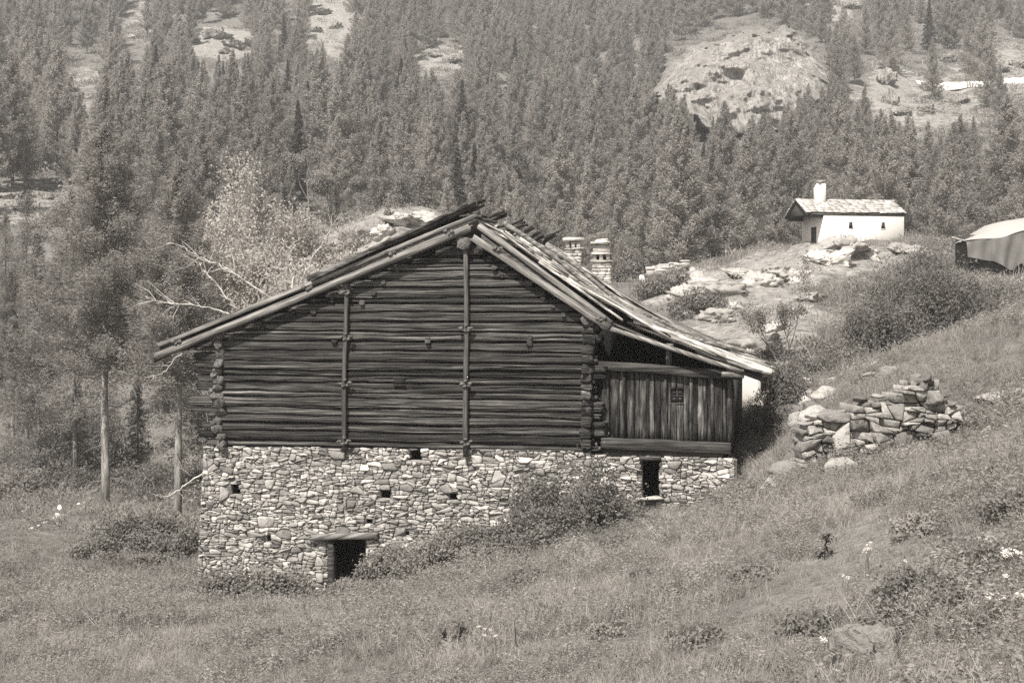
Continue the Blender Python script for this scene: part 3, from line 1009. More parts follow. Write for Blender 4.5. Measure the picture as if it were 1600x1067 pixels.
rake((752, 372), (960, 512), -0.20, 0.16, 0.10, 18, 'debris')
a_, b_ = B(748, 353, -0.26), B(955, 505, -0.26)
V, Fc = tube([a_ + (b_ - a_) * t for t in np.linspace(0, 1, 10)], np.linspace(.085, .07, 10), 8, True, jitter=.08, seed=5)
obj('rake_pole', V, Fc, M['rake_steep'], barn, smooth=True)
V, Fc = board(B(1128, 584, -0.16), B(1163, 587, -0.16), (0, 0, 1), .12, .3, 33, 3, .01, .02)
obj('beam_end', V, Fc, M['debris'], barn)
for k, (px, py) in enumerate([(610, 394), (480, 449), (702, 362), (276, 533), (778, 388), (940, 497)]):
    for s in range(3):
        v, f = rock_shape(.09, .08, .07, 60 + k * 3 + s, 1, .25)
        obj('rake_peg', v + B(px + (s - 1) * 5, py + (s % 2) * 3, -0.40), f, M['log_end'], barn)

# --- rubble base: power diagram of uneven stones
def power_cells(pts, rad, ax, bounds_fn):
    """cells of a weighted Voronoi diagram; ax squeezes the horizontal so that cells lie flat"""
    Q = pts * np.array([ax, 1.0])
    cells = []
    for i in range(len(Q)):
        d2 = ((Q - Q[i]) ** 2).sum(1)
        near = np.argsort(d2)[1:22]
        s = rad[i] * 3.2 + 0.3
        poly = [np.array(q) for q in [(-s, -s), (s, -s), (s, s), (-s, s)]]
        for j in near:
            dvec = Q[j] - Q[i]
            D = math.sqrt(d2[j]) + 1e-9
            nrm = dvec / D
            off = (d2[j] + rad[i] ** 2 - rad[j] ** 2) / (2 * D)
            out = []
            for a_i in range(len(poly)):
                p, q = poly[a_i], poly[(a_i + 1) % len(poly)]
                dp, dq = p @ nrm - off, q @ nrm - off
                if dp <= 0: out.append(p)
                if dp * dq < 0: out.append(p + (q - p) * (dp / (dp - dq)))
            poly = out
            if len(poly) < 3: break
        if len(poly) >= 3:
            cells.append((i, [(q + Q[i]) / np.array([ax, 1.0]) for q in poly]))
    return cells

def clip_poly(poly, nrm, off):
    out = []
    for a_i in range(len(poly)):
        p, q = poly[a_i], poly[(a_i + 1) % len(poly)]
        dp, dq = p @ nrm - off, q @ nrm - off
        if dp <= 0: out.append(p)
        if dp * dq < 0: out.append(p + (q - p) * (dp / (dp - dq)))
    return out

def split_cell(poly, r, med, sig, flatness):
    """break a cell into angular stones with slanting cuts"""
    target = med * math.exp(r.normal(0, sig))
    A = area(poly)
    if A < target or len(poly) < 3: return [poly]
    P = np.array(poly)
    w, h = np.ptp(P[:, 0]), np.ptp(P[:, 1])
    c = P.mean(0) + np.array([r.uniform(-.18, .18) * w, r.uniform(-.18, .18) * h])
    if w > h * flatness * r.uniform(.75, 1.3): a = r.normal(0, .30); nrm = np.array([math.cos(a), math.sin(a)])
    else: a = r.normal(0, .16); nrm = np.array([math.sin(a), math.cos(a)])
    off = nrm @ c
    s1, s2 = clip_poly(poly, nrm, off), clip_poly(poly, -nrm, -off)
    out = []
    for s in (s1, s2):
        if len(s) >= 3: out += split_cell(s, r, med, sig, flatness)
    return out

def area(poly):
    P = np.array(poly)
    x_, y_ = P[:, 0], P[:, 1]
    return 0.5 * abs(np.dot(x_, np.roll(y_, -1)) - np.dot(y_, np.roll(x_, -1)))

def stone_piece(poly, v_face, relief, seed, back=0.25, gap=0.008, rnd_=0.22, flat=0.0):
    """one stone: the rounded cell, shrunk by the joint, standing proud of the core"""
    r = np.random.default_rng(seed)
    P = np.array(poly)
    c = P.mean(0)
    for _ in range(1):                     # cut the corners
        nx_ = np.roll(P, -1, 0)
        P = np.stack([P * (1 - rnd_) + nx_ * rnd_, P * rnd_ + nx_ * (1 - rnd_)], 1).reshape(-1, 2)
    d = P - c
    ln = np.linalg.norm(d, axis=1)[:, None] + 1e-9
    P0 = c + d * np.maximum(0.3, (ln - gap) / ln)
    n = len(P0)
    k1 = r.uniform(0.86, 0.94) + .04 * flat; k2 = r.uniform(0.55, 0.7) + .18 * flat
    tilt = r.normal(0, 0.10 + .14 * flat, 2)
    def ring(k, v, jit):
        q = c + (P0 - c) * k + r.normal(0, jit, (n, 2))
        vv = v + (q - c) @ tilt + r.normal(0, jit * .8, n)
        return np.stack([q[:, 0], vv, q[:, 1]], 1)
    rings = [np.stack([P0[:, 0], np.full(n, v_face + back), P0[:, 1]], 1), ring(1.0, v_face - relief * .35, .003), ring(k1, v_face - relief * .85, .005), ring(k2, v_face - relief, .008)]
    V = np.vstack(rings + [np.array([[c[0], v_face - relief * 1.02, c[1]]])])
    Fc = []
    # winding check
    sgn = np.sum(P0[:, 0] * np.roll(P0[:, 1], -1) - P0[:, 1] * np.roll(P0[:, 0], -1)) > 0
    for q in range(3):
        for j in range(n):
            kx = (j + 1) % n
            f = (q * n + j, q * n + kx, (q + 1) * n + kx, (q + 1) * n + j)
            Fc.append(f if sgn else f[::-1])
    for j in range(n):
        f = (3 * n + j, 3 * n + (j + 1) % n, 4 * n)
        Fc.append(f if sgn else f[::-1])
    return V, Fc

def darts(x0, x1, y0, y1, radii, ax, seed, k_over=0.82, inside=None):
    r = np.random.default_rng(seed)
    pts, rad = [], []
    P = np.zeros((0, 2)); Rr = np.zeros(0)
    for (rr, tries) in radii:
        for _ in range(tries):
            p = np.array([r.uniform(x0, x1), r.uniform(y0, y1)])
            if inside is not None and not inside(p): continue
            if len(P):
                d = np.sqrt((((P - p) * np.array([ax, 1])) ** 2).sum(1))
                if (d < (Rr + rr) * k_over).any(): continue
            P = np.vstack([P, p]); Rr = np.append(Rr, rr)
    return P, Rr

SV = -0.06          # plane of the stone faces
zTop = lambda u: float(np.interp(u, [B(318, 697, SV)[0], B(640, 701, SV)[0], B(905, 705, SV)[0], B(950, 713, SV)[0], B(1146, 716, SV)[0]],
                                 [B(318, 697, SV)[2], B(640, 701, SV)[2], B(905, 705, SV)[2], B(950, 713, SV)[2], B(1146, 716, SV)[2]]))
eL0, eL1 = B(318, 697, SV), B(307, 925, SV)
uRs = B(1148, 740, SV)[0]
u_l = eL1[0]
OPEN = []           # openings: left, right, bottom, top in wall coordinates
def opening(xa, xb, ya, yb):
    a, b = B(xa, yb, SV), B(xb, ya, SV)
    OPEN.append((a[0], b[0], a[2], b[2]))
opening(513, 571, 843, 935)         # cellar door
opening(1003, 1029, 716, 778)       # doorway under the wing
opening(358, 373, 757, 773); opening(593, 610, 766, 780); opening(700, 713, 771, 782); opening(640, 657, 704, 720); opening(415, 423, 838, 847); opening(570, 582, 812, 819); opening(633,640,830,836)
P2, R2 = darts(u_l - .1, uRs + .05, -0.5, zTop(0) + .25, [(0.30, 60), (0.22, 200), (0.15, 900), (0.10, 2500)], 0.55, 5, 0.86)
cells = power_cells(P2, R2, 0.55, None)
_rc = np.random.default_rng(31)
cells = [(k_, s_) for k_, s_ in enumerate(s_ for _, c_ in cells for s_ in split_cell(c_, _rc, 0.021, .75, 2.1))]
kept = []
nl = np.array([eL1[2] - eL0[2], -(eL1[0] - eL0[0])]); nl /= np.linalg.norm(nl)
if nl[0] > 0: nl = -nl
offl = nl @ np.array([eL0[0], eL0[2]])
for i, poly in cells:
    c = np.mean(poly, 0)
    if c[1] < ground_local(c[0], -.1) - 0.45: continue
    poly = clip_poly(poly, nl, offl)
    if len(poly) >= 3: poly = clip_poly(poly, np.array([1.0, 0.0]), uRs)
    if len(poly) >= 3: poly = clip_poly(poly, np.array([0.0, 1.0]), zTop(c[0]) + 0.02 * math.sin(i))
    bad = len(poly) < 3
    for (a, b, lo, hi) in OPEN:
        if bad: break
        c = np.mean(poly, 0)
        if a < c[0] < b and lo < c[1] < hi: bad = True; break
        Pq = np.array(poly)
        if Pq[:, 0].max() > a and Pq[:, 0].min() < b and Pq[:, 1].max() > lo and Pq[:, 1].min() < hi:
            gaps = [(a - c[0], (1, 0), a), (c[0] - b, (-1, 0), -b), (lo - c[1], (0, 1), lo), (c[1] - hi, (0, -1), -hi)]
            g = max(gaps, key=lambda q: q[0])
            poly = clip_poly(poly, np.array(g[1], float), g[2])
            if len(poly) < 3: bad = True
    if bad or area(poly) < 0.0010: continue
    kept.append((area(poly), i, poly))
kept.sort(key=lambda q: -q[0])
# core of the rubble wall, with its openings left free
cz = np.arange(-0.6, zTop(0) + .2, 0.055); cu = np.arange(u_l, uRs, 0.055)
MBc = MB()
ucells = [(u, u + .055) for u in cu]
for z in cz:
    run = None
    for (a, b) in ucells + [(None, None)]:
        ok = False
        if a is not None:
            cc = ((a + b) / 2, z + .0275)
            ok = cc[1] < zTop(cc[0]) - .02 and nl @ np.array(cc) < offl - .04 and not any(o[0] < cc[0] < o[1] and o[2] < cc[1] < o[3] for o in OPEN)
        if ok and run is None: run = a
        if (not ok) and run is not None:
            e = a if a is not None else ucells[-1][1]
            MBc.add(*box((run, SV + .055, z), (e, 0.30, z + .0545)))
            run = None
stone_base = MBc.build('stone_base', M['mortar'], barn)
rest = MB()
for k, (ar, i, poly) in enumerate(kept):
    rel = 0.015 + 0.06 * RNG.random() + 0.03 * min(1, ar / .12)
    V, Fc = stone_piece(poly, SV + .03, rel, 2000 + i, gap=.005, rnd_=.14, flat=.3)
    if k < 290: obj('stone', V, Fc, M['stone'], stone_base)
    else: rest.add(V, Fc)
tag(rest.build('small_stone', M['stone'], stone_base), kind='stuff')
# return walls and dark interior below the loft
obj('base_side_wall', *box((u_l + .12, 0.301, -0.4), (u_l + .6, DEPTH - .1, zs - .12)), M['stone'], barn)
obj('base_side_wall', *box((uRs - .5, 0.301, 1.5), (uRs - .06, DEPTH - .1, zs - .22)), M['stone'], barn)
obj('base_back_wall', *box((u_l + .6, DEPTH - .5, -0.4), (uRs - .5, DEPTH - .1, zs - .13)), M['stone'], barn)
# lintel and jambs of the cellar door, frame of the upper doorway
a, b = B(487, 839, -0.12), B(590, 836, -0.12)
V, Fc = board(a, b, (0, 0, 1), .16, .16, 41, 6, .01, .03)
obj('lintel', V, Fc, M['rake'], barn)
V, Fc = board(B(518, 845, 0.0), B(520, 935, 0.0), (1, 0, 0), .15, .22, 42, 4, .01, .01)
obj('door_jamb', V, Fc, M['beam'], barn)
V, Fc = board(B(1000, 716, -.02), B(1033, 716, -.02), (0, 1, 0), .3, .10, 43, 3, .01, .01)
obj('lintel', V, Fc, M['beam'], barn)
V, Fc = rock_shape(.55, .3, .06, 44, 2)
obj('threshold', V + B(1015, 778, -.1), Fc, M['stone'], barn)
# dry branch hanging from the eave is a thing of its own (built below)

# ------------------------------------------------------------------ small white chapel on the knoll
CH_D = 107.0
CTH = R(9)
CU = np.array([math.cos(CTH), math.sin(CTH), 0]); CV = np.array([-math.sin(CTH), math.cos(CTH), 0])
ch_o = at(1287, 380, CH_D)
sc = F_PX / CH_D                                    # pixels per metre
CW, CD = 6.45, 4.6                                   # length along the view, depth
chz = ch_o[2] - 1.6
chapel = empty('chapel', (ch_o[0], ch_o[1], chz), CTH)
tag(chapel, 'small white plastered chapel with slate roof and stubby turret on the rocky knoll', 'chapel')
hw = 1.6 + (380 - 333) / sc                          # eave height above base
hr = 1.6 + (380 - 309) / sc
def prism_roofed(w, d, h, hr, back=0):
    V = [(0, 0, 0), (w, 0, 0), (w, d, 0), (0, d, 0), (0, 0, h), (w, 0, h), (w, d, h), (0, d, h), (0, d / 2, hr), (w, d / 2, hr)]
    Fc = [(0, 1, 5, 4), (2, 3, 7, 6), (1, 2, 6, 9, 5), (3, 0, 4, 8, 7), (4, 5, 9, 8), (6, 7, 8, 9), (3, 2, 1, 0)]
    return np.array(V), Fc
V, Fc = prism_roofed(CW, CD, hw - .05, hr - .2)
ch_wall = obj('wall', V, Fc, M['plaster'], chapel)
# the door in the recessed end and the dark boarding under the roof that shelters it
obj('door', *box((-.045, 1.5, 0.9), (-.004, 2.5, 2.95)), M['beam'], chapel)
V = np.array([(-1.3, .12, hw - .12), (-1.3, CD - .12, hw - .12), (-1.3, CD / 2, hr - .3), (-1.22, .12, hw - .12), (-1.22, CD - .12, hw - .12), (-1.22, CD / 2, hr - .3)])
obj('gable_boarding', V, [(0, 2, 1), (3, 4, 5), (0, 1, 4, 3), (1, 2, 5, 4), (2, 0, 3, 5)], M['beam'], chapel)
for yy in (.2, CD - .2):
    obj('porch_beam', *box((-1.3, yy - .09, hw - .34), (-.003, yy + .09, hw - .14)), M['beam'], chapel)
# roof slabs
ang = math.atan2(hr - hw, CD / 2)
slope = CD / 2 / math.cos(ang) + 0.10
def roof_pt(x, s, lift=0.0, side=0):                 # s measured down from the ridge
    y_ = CD / 2 - s * math.cos(ang)
    if side: y_ = CD - y_
    return np.array([x, y_ , hr - s * math.sin(ang) + lift])
x0_, x1_ = -1.42, CW + 0.12
V = []
for x in (x0_, x1_):
    V += [roof_pt(x, slope - .05, -.14), roof_pt(x, 0, -.08), roof_pt(x, slope - .05, -.14, 1), roof_pt(x, slope - .05, -.02), roof_pt(x, 0, .04), roof_pt(x, slope - .05, -.02, 1)]
Fc = [(0, 1, 7, 6), (1, 2, 8, 7), (3, 9, 10, 4), (4, 10, 11, 5), (0, 6, 9, 3), (2, 5, 11, 8), (0, 3, 4, 1), (1, 4, 5, 2), (6, 7, 10, 9), (7, 8, 11, 10)]
ch_roof = obj('roof', np.array(V), Fc, M['beam'], chapel)
rr = np.random.default_rng(3)
for side in (0, 1):
    rows = 7
    for q in range(rows):
        s1 = slope - q * slope / rows; s0 = max(s1 - slope / rows * 1.35, 0)
        x = x0_ - .03
        while x < x1_:
            w = rr.uniform(.38, .8) if side == 0 else 0.9
            w = min(w, x1_ + .05 - x)
            if w < .1: break
            a, b = roof_pt(x + w / 2, s0, .05 + rr.uniform(0, .02), side), roof_pt(x + w / 2, s1 + rr.uniform(-.04, .06), .09 + rr.uniform(0, .05), side)
            V, Fc = board(a, b, (1, 0, 0), w * .97, rr.uniform(.04, .07), 40 + q * 31 + int(x * 7) + side * 977, 1, .004, .03)
            obj('slate', V, Fc, M['slate'], ch_roof)
            x += w
# windows
for wx in (1330, 1382):
    u = (wx - 1287) / sc * 1.03
    z = 1.6 + (380 - 352) / sc
    w = obj('window', *box((u - .14, -.004, z - .24), (u + .14, .01, z + .24)), M['glass'], chapel)
    for lo, hi in [((u - .19, -.03, z - .29), (u + .19, .012, z - .242)), ((u - .19, -.03, z + .242), (u + .19, .012, z + .29)), ((u - .19, -.028, z - .241), (u - .142, .011, z + .241)), ((u + .142, -.028, z - .241), (u + .19, .011, z + .241)),
                   ((u - .012, -.02, z - .24), (u + .012, -.006, z + .24)), ((u - .14, -.018, z - .012), (u + .14, -.005, z + .012))]:
        obj('window_frame', *box(lo, hi), M['plaster'] if hi[0] - lo[0] > .03 and hi[2] - lo[2] > .03 else M['beam'], w)
# turret
tu0, tu1 = (1281 - 1287) / sc + .33, (1296 - 1287) / sc + .33
tz = 1.6 + (380 - 284) / sc
tur = obj('turret', *box((tu0, CD / 2 - .75, hr - 1.0), (tu1, CD / 2 - .05, tz)), M['plaster'], chapel)
for q in range(3):
    g = .12 - q * .04
    V, Fc = rock_shape((tu1 - tu0) / 2 + g + .08, .45 + g, .055, 70 + q, 2, .1)
    obj('cap_slab', V + np.array([(tu0 + tu1) / 2, CD / 2 - .4, tz + .05 + q * .09]), Fc, M['slate'], tur)

# ------------------------------------------------------------------ pale house hidden behind the barn, its chimneys above the barn roof
H_D = 46.5
ho = at(897, 500, H_D); ho[2] = -4.2
house = empty('house', tuple(ho), -TH)
tag(house, 'pale plastered house behind the barn with two stone chimneys above its roof', 'house')
heL, heR = -5.6, 6.0
V = [(heL, 0, 0), (heR, 0, 0), (heR, 0, 2.55), (0, 0, 5.1), (heL, 0, 2.55)]
V, Fc = poly_prism([np.array(q, float) for q in V], 0.0, 7.0)
obj('wall', V, Fc, M['plaster'], house)
for s, (ua, za, ub, zb) in enumerate([(heL - .5, 2.42, 0, 5.24), (0, 5.24, heR + .25, 2.44)]):
    ax_ = np.array([ub - ua, 0, zb - za]); nn = np.array([-ax_[2], 0, ax_[0]]); nn /= np.linalg.norm(nn)
    p = [np.array([ua, -.15, za]), np.array([ub, -.15, zb]), np.array([ub, 7.2, zb]), np.array([ua, 7.2, za])]
    V = p + [q + nn * .14 for q in p]
    obj('roof', V, [(0, 1, 2, 3), (7, 6, 5, 4), (0, 4, 5, 1), (1, 5, 6, 2), (2, 6, 7, 3), (3, 7, 4, 0)], M['slate'], house)
def chimney(px, top, w, zt, kind, seed):
    """stone shaft with an open smoke box under slabs"""
    s = F_PX / (H_D + 1.5)
    c = at(px, 500, H_D + 1.5) - ho
    u = c @ UD; v = c @ VD
    z1 = (500 - zt) / s - ho[2]
    z0 = 3.6
    par = obj('chimney', *box((u - w / 2 + .04, v - w / 2 + .04, z0), (u + w / 2 - .04, v + w / 2 - .04, z1)), M['mortar'], house)
    r = np.random.default_rng(seed)
    z = z0
    while z < z1 - .03:                              # courses of flat stones on all four sides
        h = r.uniform(.06, .13); h = min(h, z1 - z)
        for face in range(4):
            x = -w / 2
            while x < w / 2 - .02:
                l = r.uniform(.14, .34); l = min(l, w / 2 - x)
                lo = np.array([x + .006, -w / 2 - r.uniform(0, .02), z + .006]); hi = np.array([x + l - .006, -w / 2 + .06, z + h - .004])
                V, Fc = box(lo, hi); V = V + r.normal(0, .005, V.shape)
                ca, sa = [(1, 0), (0, 1), (-1, 0), (0, -1)][face]
                V = np.stack([V[:, 0] * ca - V[:, 1] * sa + u, V[:, 0] * sa + V[:, 1] * ca + v, V[:, 2]], 1)
                obj('stone', V, Fc, M['chimney'], par)
                x += l
        z += h
    def slab(zc, g, t, k):
        V, Fc = box((-(w / 2 + g), -(w / 2 + g), -t * .7), (w / 2 + g, w / 2 + g, t * .7)); V = V + r.normal(0, .022, V.shape)
        obj('cap_slab', V + np.array([u, v, zc]), Fc, M['chimney'], par)
    slab(z1 + .03, .06, .05, 1)
    hb = .20
    for (sx, sy) in [(-1, -1), (1, -1), (-1, 1), (1, 1), (0, -1), (0, 1)]:
        cx_, cy_ = u + sx * (w / 2 - .08), v + sy * (w / 2 - .08)
        obj('smoke_post', *box((cx_ - .06, cy_ - .06, z1 + .05), (cx_ + .06, cy_ + .06, z1 + .05 + hb)), M['chimney'], par)
    obj('flue', *box((u - w / 2 + .16, v - w / 2 + .16, z1), (u + w / 2 - .16, v + w / 2 - .16, z1 + hb)), M['dark'], par)
    zz = z1 + .05 + hb
    if kind == 0:
        slab(zz + .07, .08, .08, 2); slab(zz + .16, .03, .05, 3)
    else:
        slab(zz + .04, .06, .05, 2)
        obj('hood', *box((u - w / 2 + .03, v - w / 2 + .03, zz + .05), (u + w / 2 - .03, v + w / 2 - .03, zz + .33)), M['chimney'], par)
        slab(zz + .36, .09, .04, 4); slab(zz + .43, -.08, .04, 5); slab(zz + .49, -.14, .04, 6)
chimney(897, 370, .52, 391, 0, 210)
chimney(941, 378, .62, 410, 1, 250)

# ------------------------------------------------------------------ tarpaulin-covered wood stack
T_D = 94.0
tsc = F_PX / T_D
t_o = at(1508, 425, T_D); t_o[2] = float(height(t_o[0], T_D + 1)[0]) - .1
stack = empty('covered_stack', tuple(t_o), R(-4))
tag(stack, 'timber stack under a pale tarpaulin roof with dark hanging sheet', 'wood stack')
def tz_(py): return (500 - py) / tsc - t_o[2]
n_u, n_v = 26, 12
V = []
Ltot = (1720 - 1508) / tsc
for j in range(n_v):
    for i in range(n_u):
        t = i / (n_u - 1); s = j / (n_v - 1)
        u = t * Ltot
        front = np.interp(t, [0, .12, .25, .45, 1], [tz_(377), tz_(373), tz_(371), tz_(360), tz_(352)])
        top = np.interp(t, [0, .12, .2, .35, .45, 1], [tz_(376), tz_(360), tz_(350), tz_(341), tz_(339), tz_(333)])
        sh = math.sin(math.pi * min(s * 1.0, 1.0)) ** .7
        z = front + (top - front) * sh + .05 * vnoise(np.array([[u * .9 + s * 2, s * 6, 3.0]]), 4)[0] + .03 * math.sin(u * 2 + s * 9)
        V.append((u + .15 * s, s * 4.6 - .1, z))
Fc = [(j * n_u + i, j * n_u + i + 1, (j + 1) * n_u + i + 1, (j + 1) * n_u + i) for j in range(n_v - 1) for i in range(n_u - 1)]
V = np.array(V); nV = len(V)
Vb = V - np.array([0, 0, .03])
Fc2 = Fc + [tuple(q + nV for q in f[::-1]) for f in Fc]
obj('tarpaulin', np.vstack([V, Vb]), Fc2, M['tarp'], stack, smooth=True)
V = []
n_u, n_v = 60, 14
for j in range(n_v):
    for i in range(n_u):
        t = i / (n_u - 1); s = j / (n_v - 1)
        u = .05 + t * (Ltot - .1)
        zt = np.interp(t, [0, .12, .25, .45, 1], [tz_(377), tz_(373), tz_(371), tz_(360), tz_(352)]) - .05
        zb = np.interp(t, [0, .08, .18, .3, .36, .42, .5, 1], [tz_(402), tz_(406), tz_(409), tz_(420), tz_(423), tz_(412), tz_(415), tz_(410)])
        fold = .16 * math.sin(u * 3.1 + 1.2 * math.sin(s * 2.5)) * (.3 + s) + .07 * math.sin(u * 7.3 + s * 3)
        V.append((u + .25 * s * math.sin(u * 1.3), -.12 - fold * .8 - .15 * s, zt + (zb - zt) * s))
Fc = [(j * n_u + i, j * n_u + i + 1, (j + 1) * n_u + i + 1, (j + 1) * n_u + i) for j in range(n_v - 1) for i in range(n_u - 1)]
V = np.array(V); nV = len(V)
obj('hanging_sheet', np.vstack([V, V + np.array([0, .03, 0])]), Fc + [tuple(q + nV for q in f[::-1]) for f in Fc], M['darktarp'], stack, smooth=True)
rr = np.random.default_rng(8)
for q in range(9):
    u0 = .5 + rr.uniform(0, .6) + (q % 3) * .35; u1 = u0 + rr.uniform(2.5, 5)
    z = tz_(424) + .12 + (q // 3) * .2
    V, Fc = tube([(u0, .35 + (q % 3) * .25, z), (u1, .35 + (q % 3) * .25, z + .05)], [.11, .09], 8, True, jitter=.1, seed=q)
    obj('stacked_log', V, Fc, M['debris'], stack)
V, Fc = box((.35, .9, 0), (Ltot - .2, 4.2, tz_(366)))
obj('stack_core', V, Fc, M['beam'], stack)
V, Fc = tube([(-.9, -.1, tz_(371)), (0.2, .1, tz_(378))], [.05, .06], 6, True)
obj('ridge_pole', V, Fc, M['deadwood'], stack)

# ------------------------------------------------------------------ beehives in a row
for k, (px, w, h, lid, words) in enumerate([(1016, .55, .55, .18, 'tall separate beehive standing apart at the end of the row'), (1032, .6, .42, .1, 'low grey beehive beside the tall separate one'), (1042, .6, .45, .1, 'pale beehive second from the gap in the row'),
                                     (1052, .5, .55, .08, 'bright square beehive in the middle of the row'), (1060, .6, .42, .1, 'beehive second from the boulder end of the row'), (1070, .55, .5, .08, 'pale beehive at the boulder end of the row')]):
    p = on_ground(px, 101.0)
    e = empty('beehive', tuple(p), R(-8 + k * 3))
    tag(e, words, 'beehive', 'beehives on the grassy rim')
    obj('hive_body', *box((-w / 2, -.25, .16), (w / 2, .25, .16 + h)), M['hive'], e)
    obj('hive_roof', *box((-w / 2 - .05, -.3, .163 + h), (w / 2 + .05, .3, .163 + h + lid)), M['hivelid'], e)
    obj('entrance', *box((-w / 4, -.262, .2), (w / 4, -.252, .24)), M['dark'], e)
    for sx in (-1, 1):
        obj('hive_foot', *box((sx * w / 3 - .05, -.22, -.1), (sx * w / 3 + .05, .22, .157)), M['beam'], e)

# ------------------------------------------------------------------ dry-stone wall on the near slope
WV0 = 26.8
wo = at(1370, 712, WV0)
WTH = R(4)
dsw = empty('dry_stone_wall', (wo[0], wo[1], wo[2] - .5), WTH)
tag(dsw, 'tumbled dry-stone wall stepping up the grassy bank', 'stone wall')
def W(px, py):
    s = WV0 / F_PX
    return np.array([(px - 1370) * s, (712 - py) * s + .5])
outline = [(1236, 742), (1242, 705), (1250, 676), (1262, 650), (1290, 646), (1328, 640), (1345, 622), (1372, 622), (1400, 618), (1424, 598), (1432, 588), (1462, 586), (1475, 600), (1486, 622), (1500, 640), (1508, 660), (1480, 690), (1380, 740)]
OP = np.array([W(*q) for q in outline])
def in_poly(p, P=OP):
    x_, y_ = p; c = False
    j = len(P) - 1
    for i in range(len(P)):
        if (P[i][1] > y_) != (P[j][1] > y_) and x_ < (P[j][0] - P[i][0]) * (y_ - P[i][1]) / (P[j][1] - P[i][1] + 1e-12) + P[i][0]: c = not c
        j = i
    return c
P3, R3 = darts(OP[:, 0].min(), OP[:, 0].max(), OP[:, 1].min() - .4, OP[:, 1].max(), [(0.42, 26), (0.30, 120), (0.2, 500), (0.12, 900)], 0.7, 12, 0.84, None)
_rc = np.random.default_rng(17)
for i, poly in enumerate(s_ for _, c_ in power_cells(P3, R3, 0.7, None) for s_ in split_cell(c_, _rc, 0.040, .85, 1.7)):
    c = np.mean(poly, 0)
    if not in_poly(c): continue
    if area(poly) > .6: continue
    poly = [c + (q - c) * min(1.0, .55 / max(np.linalg.norm(q - c), 1e-6)) for q in poly]
    lean = -0.10 * (c[1] - .5)
    V, Fc = stone_piece(poly, -lean - .02 + RNG.uniform(-.09, .10), .05 + .07 * RNG.random(), 5000 + i, back=.5 + RNG.uniform(0, .2), gap=.012, rnd_=.05, flat=.9)
    nring = (len(V) - 1) // 4
    Fc = list(Fc) + [tuple(range(nring))]
    obj('stone', V, Fc, M['drystone'], dsw)
for k, (px, py, sx, sy, sz, dv) in enumerate([(1452, 598, .34, .26, .13, .2), (1440, 590, .20, .2, .08, .25), (1432, 608, .26, .22, .08, .1), (1462, 622, .26, .24, .15, .02), (1420, 625, .22, .2, .07, .2),
                                              (1380, 620, .2, .2, .07, .35), (1350, 626, .24, .2, .09, .3), (1300, 648, .3, .25, .09, .35), (1275, 652, .25, .2, .09, .3), (1395, 632, .2, .2, .1, .3),
                                              (1325, 646, .18, .2, .08, .4), (1482, 636, .2, .2, .1, .1), (1410, 640, .3, .2, .1, .4), (1340, 660, .3, .3, .1, .45), (1255, 690, .25, .3, .12, .4), (1490, 655, .2, .2, .1, .1)]):
    V, Fc = rock_shape(sx, sy, sz, 5300 + k, 3, .15, .5, 12, .25)
    q = W(px, py)
    obj('stone', V + np.array([q[0], dv, q[1]]), Fc, M['drystone'], dsw)

# ------------------------------------------------------------------ loose rocks and outcrops
def rock(name, px, d, sx, sy, sz, seed, label, cat='rock', group=None, mat='rock', sub=3, rz=None, up=0.0, rough=.28, cuts=8, craggy=.55):
    p = on_ground(px, d)
    V, Fc = rock_shape(sx, sy, sz, seed, max(sub, 3), rough, .6, cuts, craggy)
    e = obj(name, V, Fc, M[mat])
    e.location = (p[0], p[1], p[2] + sz * .25 + up)
    e.rotation_euler = (random.uniform(-.15, .15), random.uniform(-.15, .15), random.uniform(0, 6) if rz is None else rz)
    return tag(e, label, cat, group)
def rock_at(name, px, py, sx, sy, sz, seed, label, cat='rock', group=None, mat='rock', sub=3, **kw):
    h = first_hit(px, py)
    return rock(name, 800 + h[0] / h[1] * F_PX, h[1], sx, sy, sz, seed, label, cat, group, mat, sub, **kw)

rock_at('boulder', 1352, 1045, .27, .27, .36, 1, 'rounded pale boulder sunk in the near grass', 'boulder', mat='drystone', rz=.3, up=.02, sub=4, craggy=.8)
rock_at('boulder', 1312, 1062, .16, .15, .08, 2, 'small flat stone below the rounded boulder', 'stone', mat='drystone')
rock_at('rock_slab', 1548, 850, .30, .25, .10, 3, 'weathered flat rock among grass near the dark herbs', 'rock', mat='rock', rz=.2)
rock_at('rock_slab', 1565, 622, .95, .5, .12, 4, 'long pale rock rib in the turf beside the tumbled wall', 'rock', rz=.05)
rock_at('boulder', 1312, 745, .42, .3, .26, 5, 'grey boulder leaning against the foot of the tumbled wall', 'boulder', mat='drystone', rz=.2)
rock_at('boulder', 1205, 775, .34, .35, .3, 6, 'grassy boulder on the bank between barn and tumbled wall', 'boulder', mat='drystone', rz=.9)
rock_at('boulder', 1225, 748, .36, .35, .26, 7, 'upper of two boulders on the bank below the tumbled wall', 'boulder', mat='drystone', rz=.4)
rock_at('stone', 1185, 640, .3, .3, .2, 8, 'pale stone beside the plank wing', 'stone')
for k, (px, py, s) in enumerate([(1350, 582, .5), (1372, 578, .55), (1330, 588, .4), (1390, 588, .45), (1362, 592, .4), (1340, 575, .35), (1385, 572, .4)]):
    rock_at('stone', px, py, s, s * .8, s * .42, 20 + k, 'stone in the low heap on the grass above the tumbled wall', 'stone', 'low stone heap above the wall', 'drystone', 2)
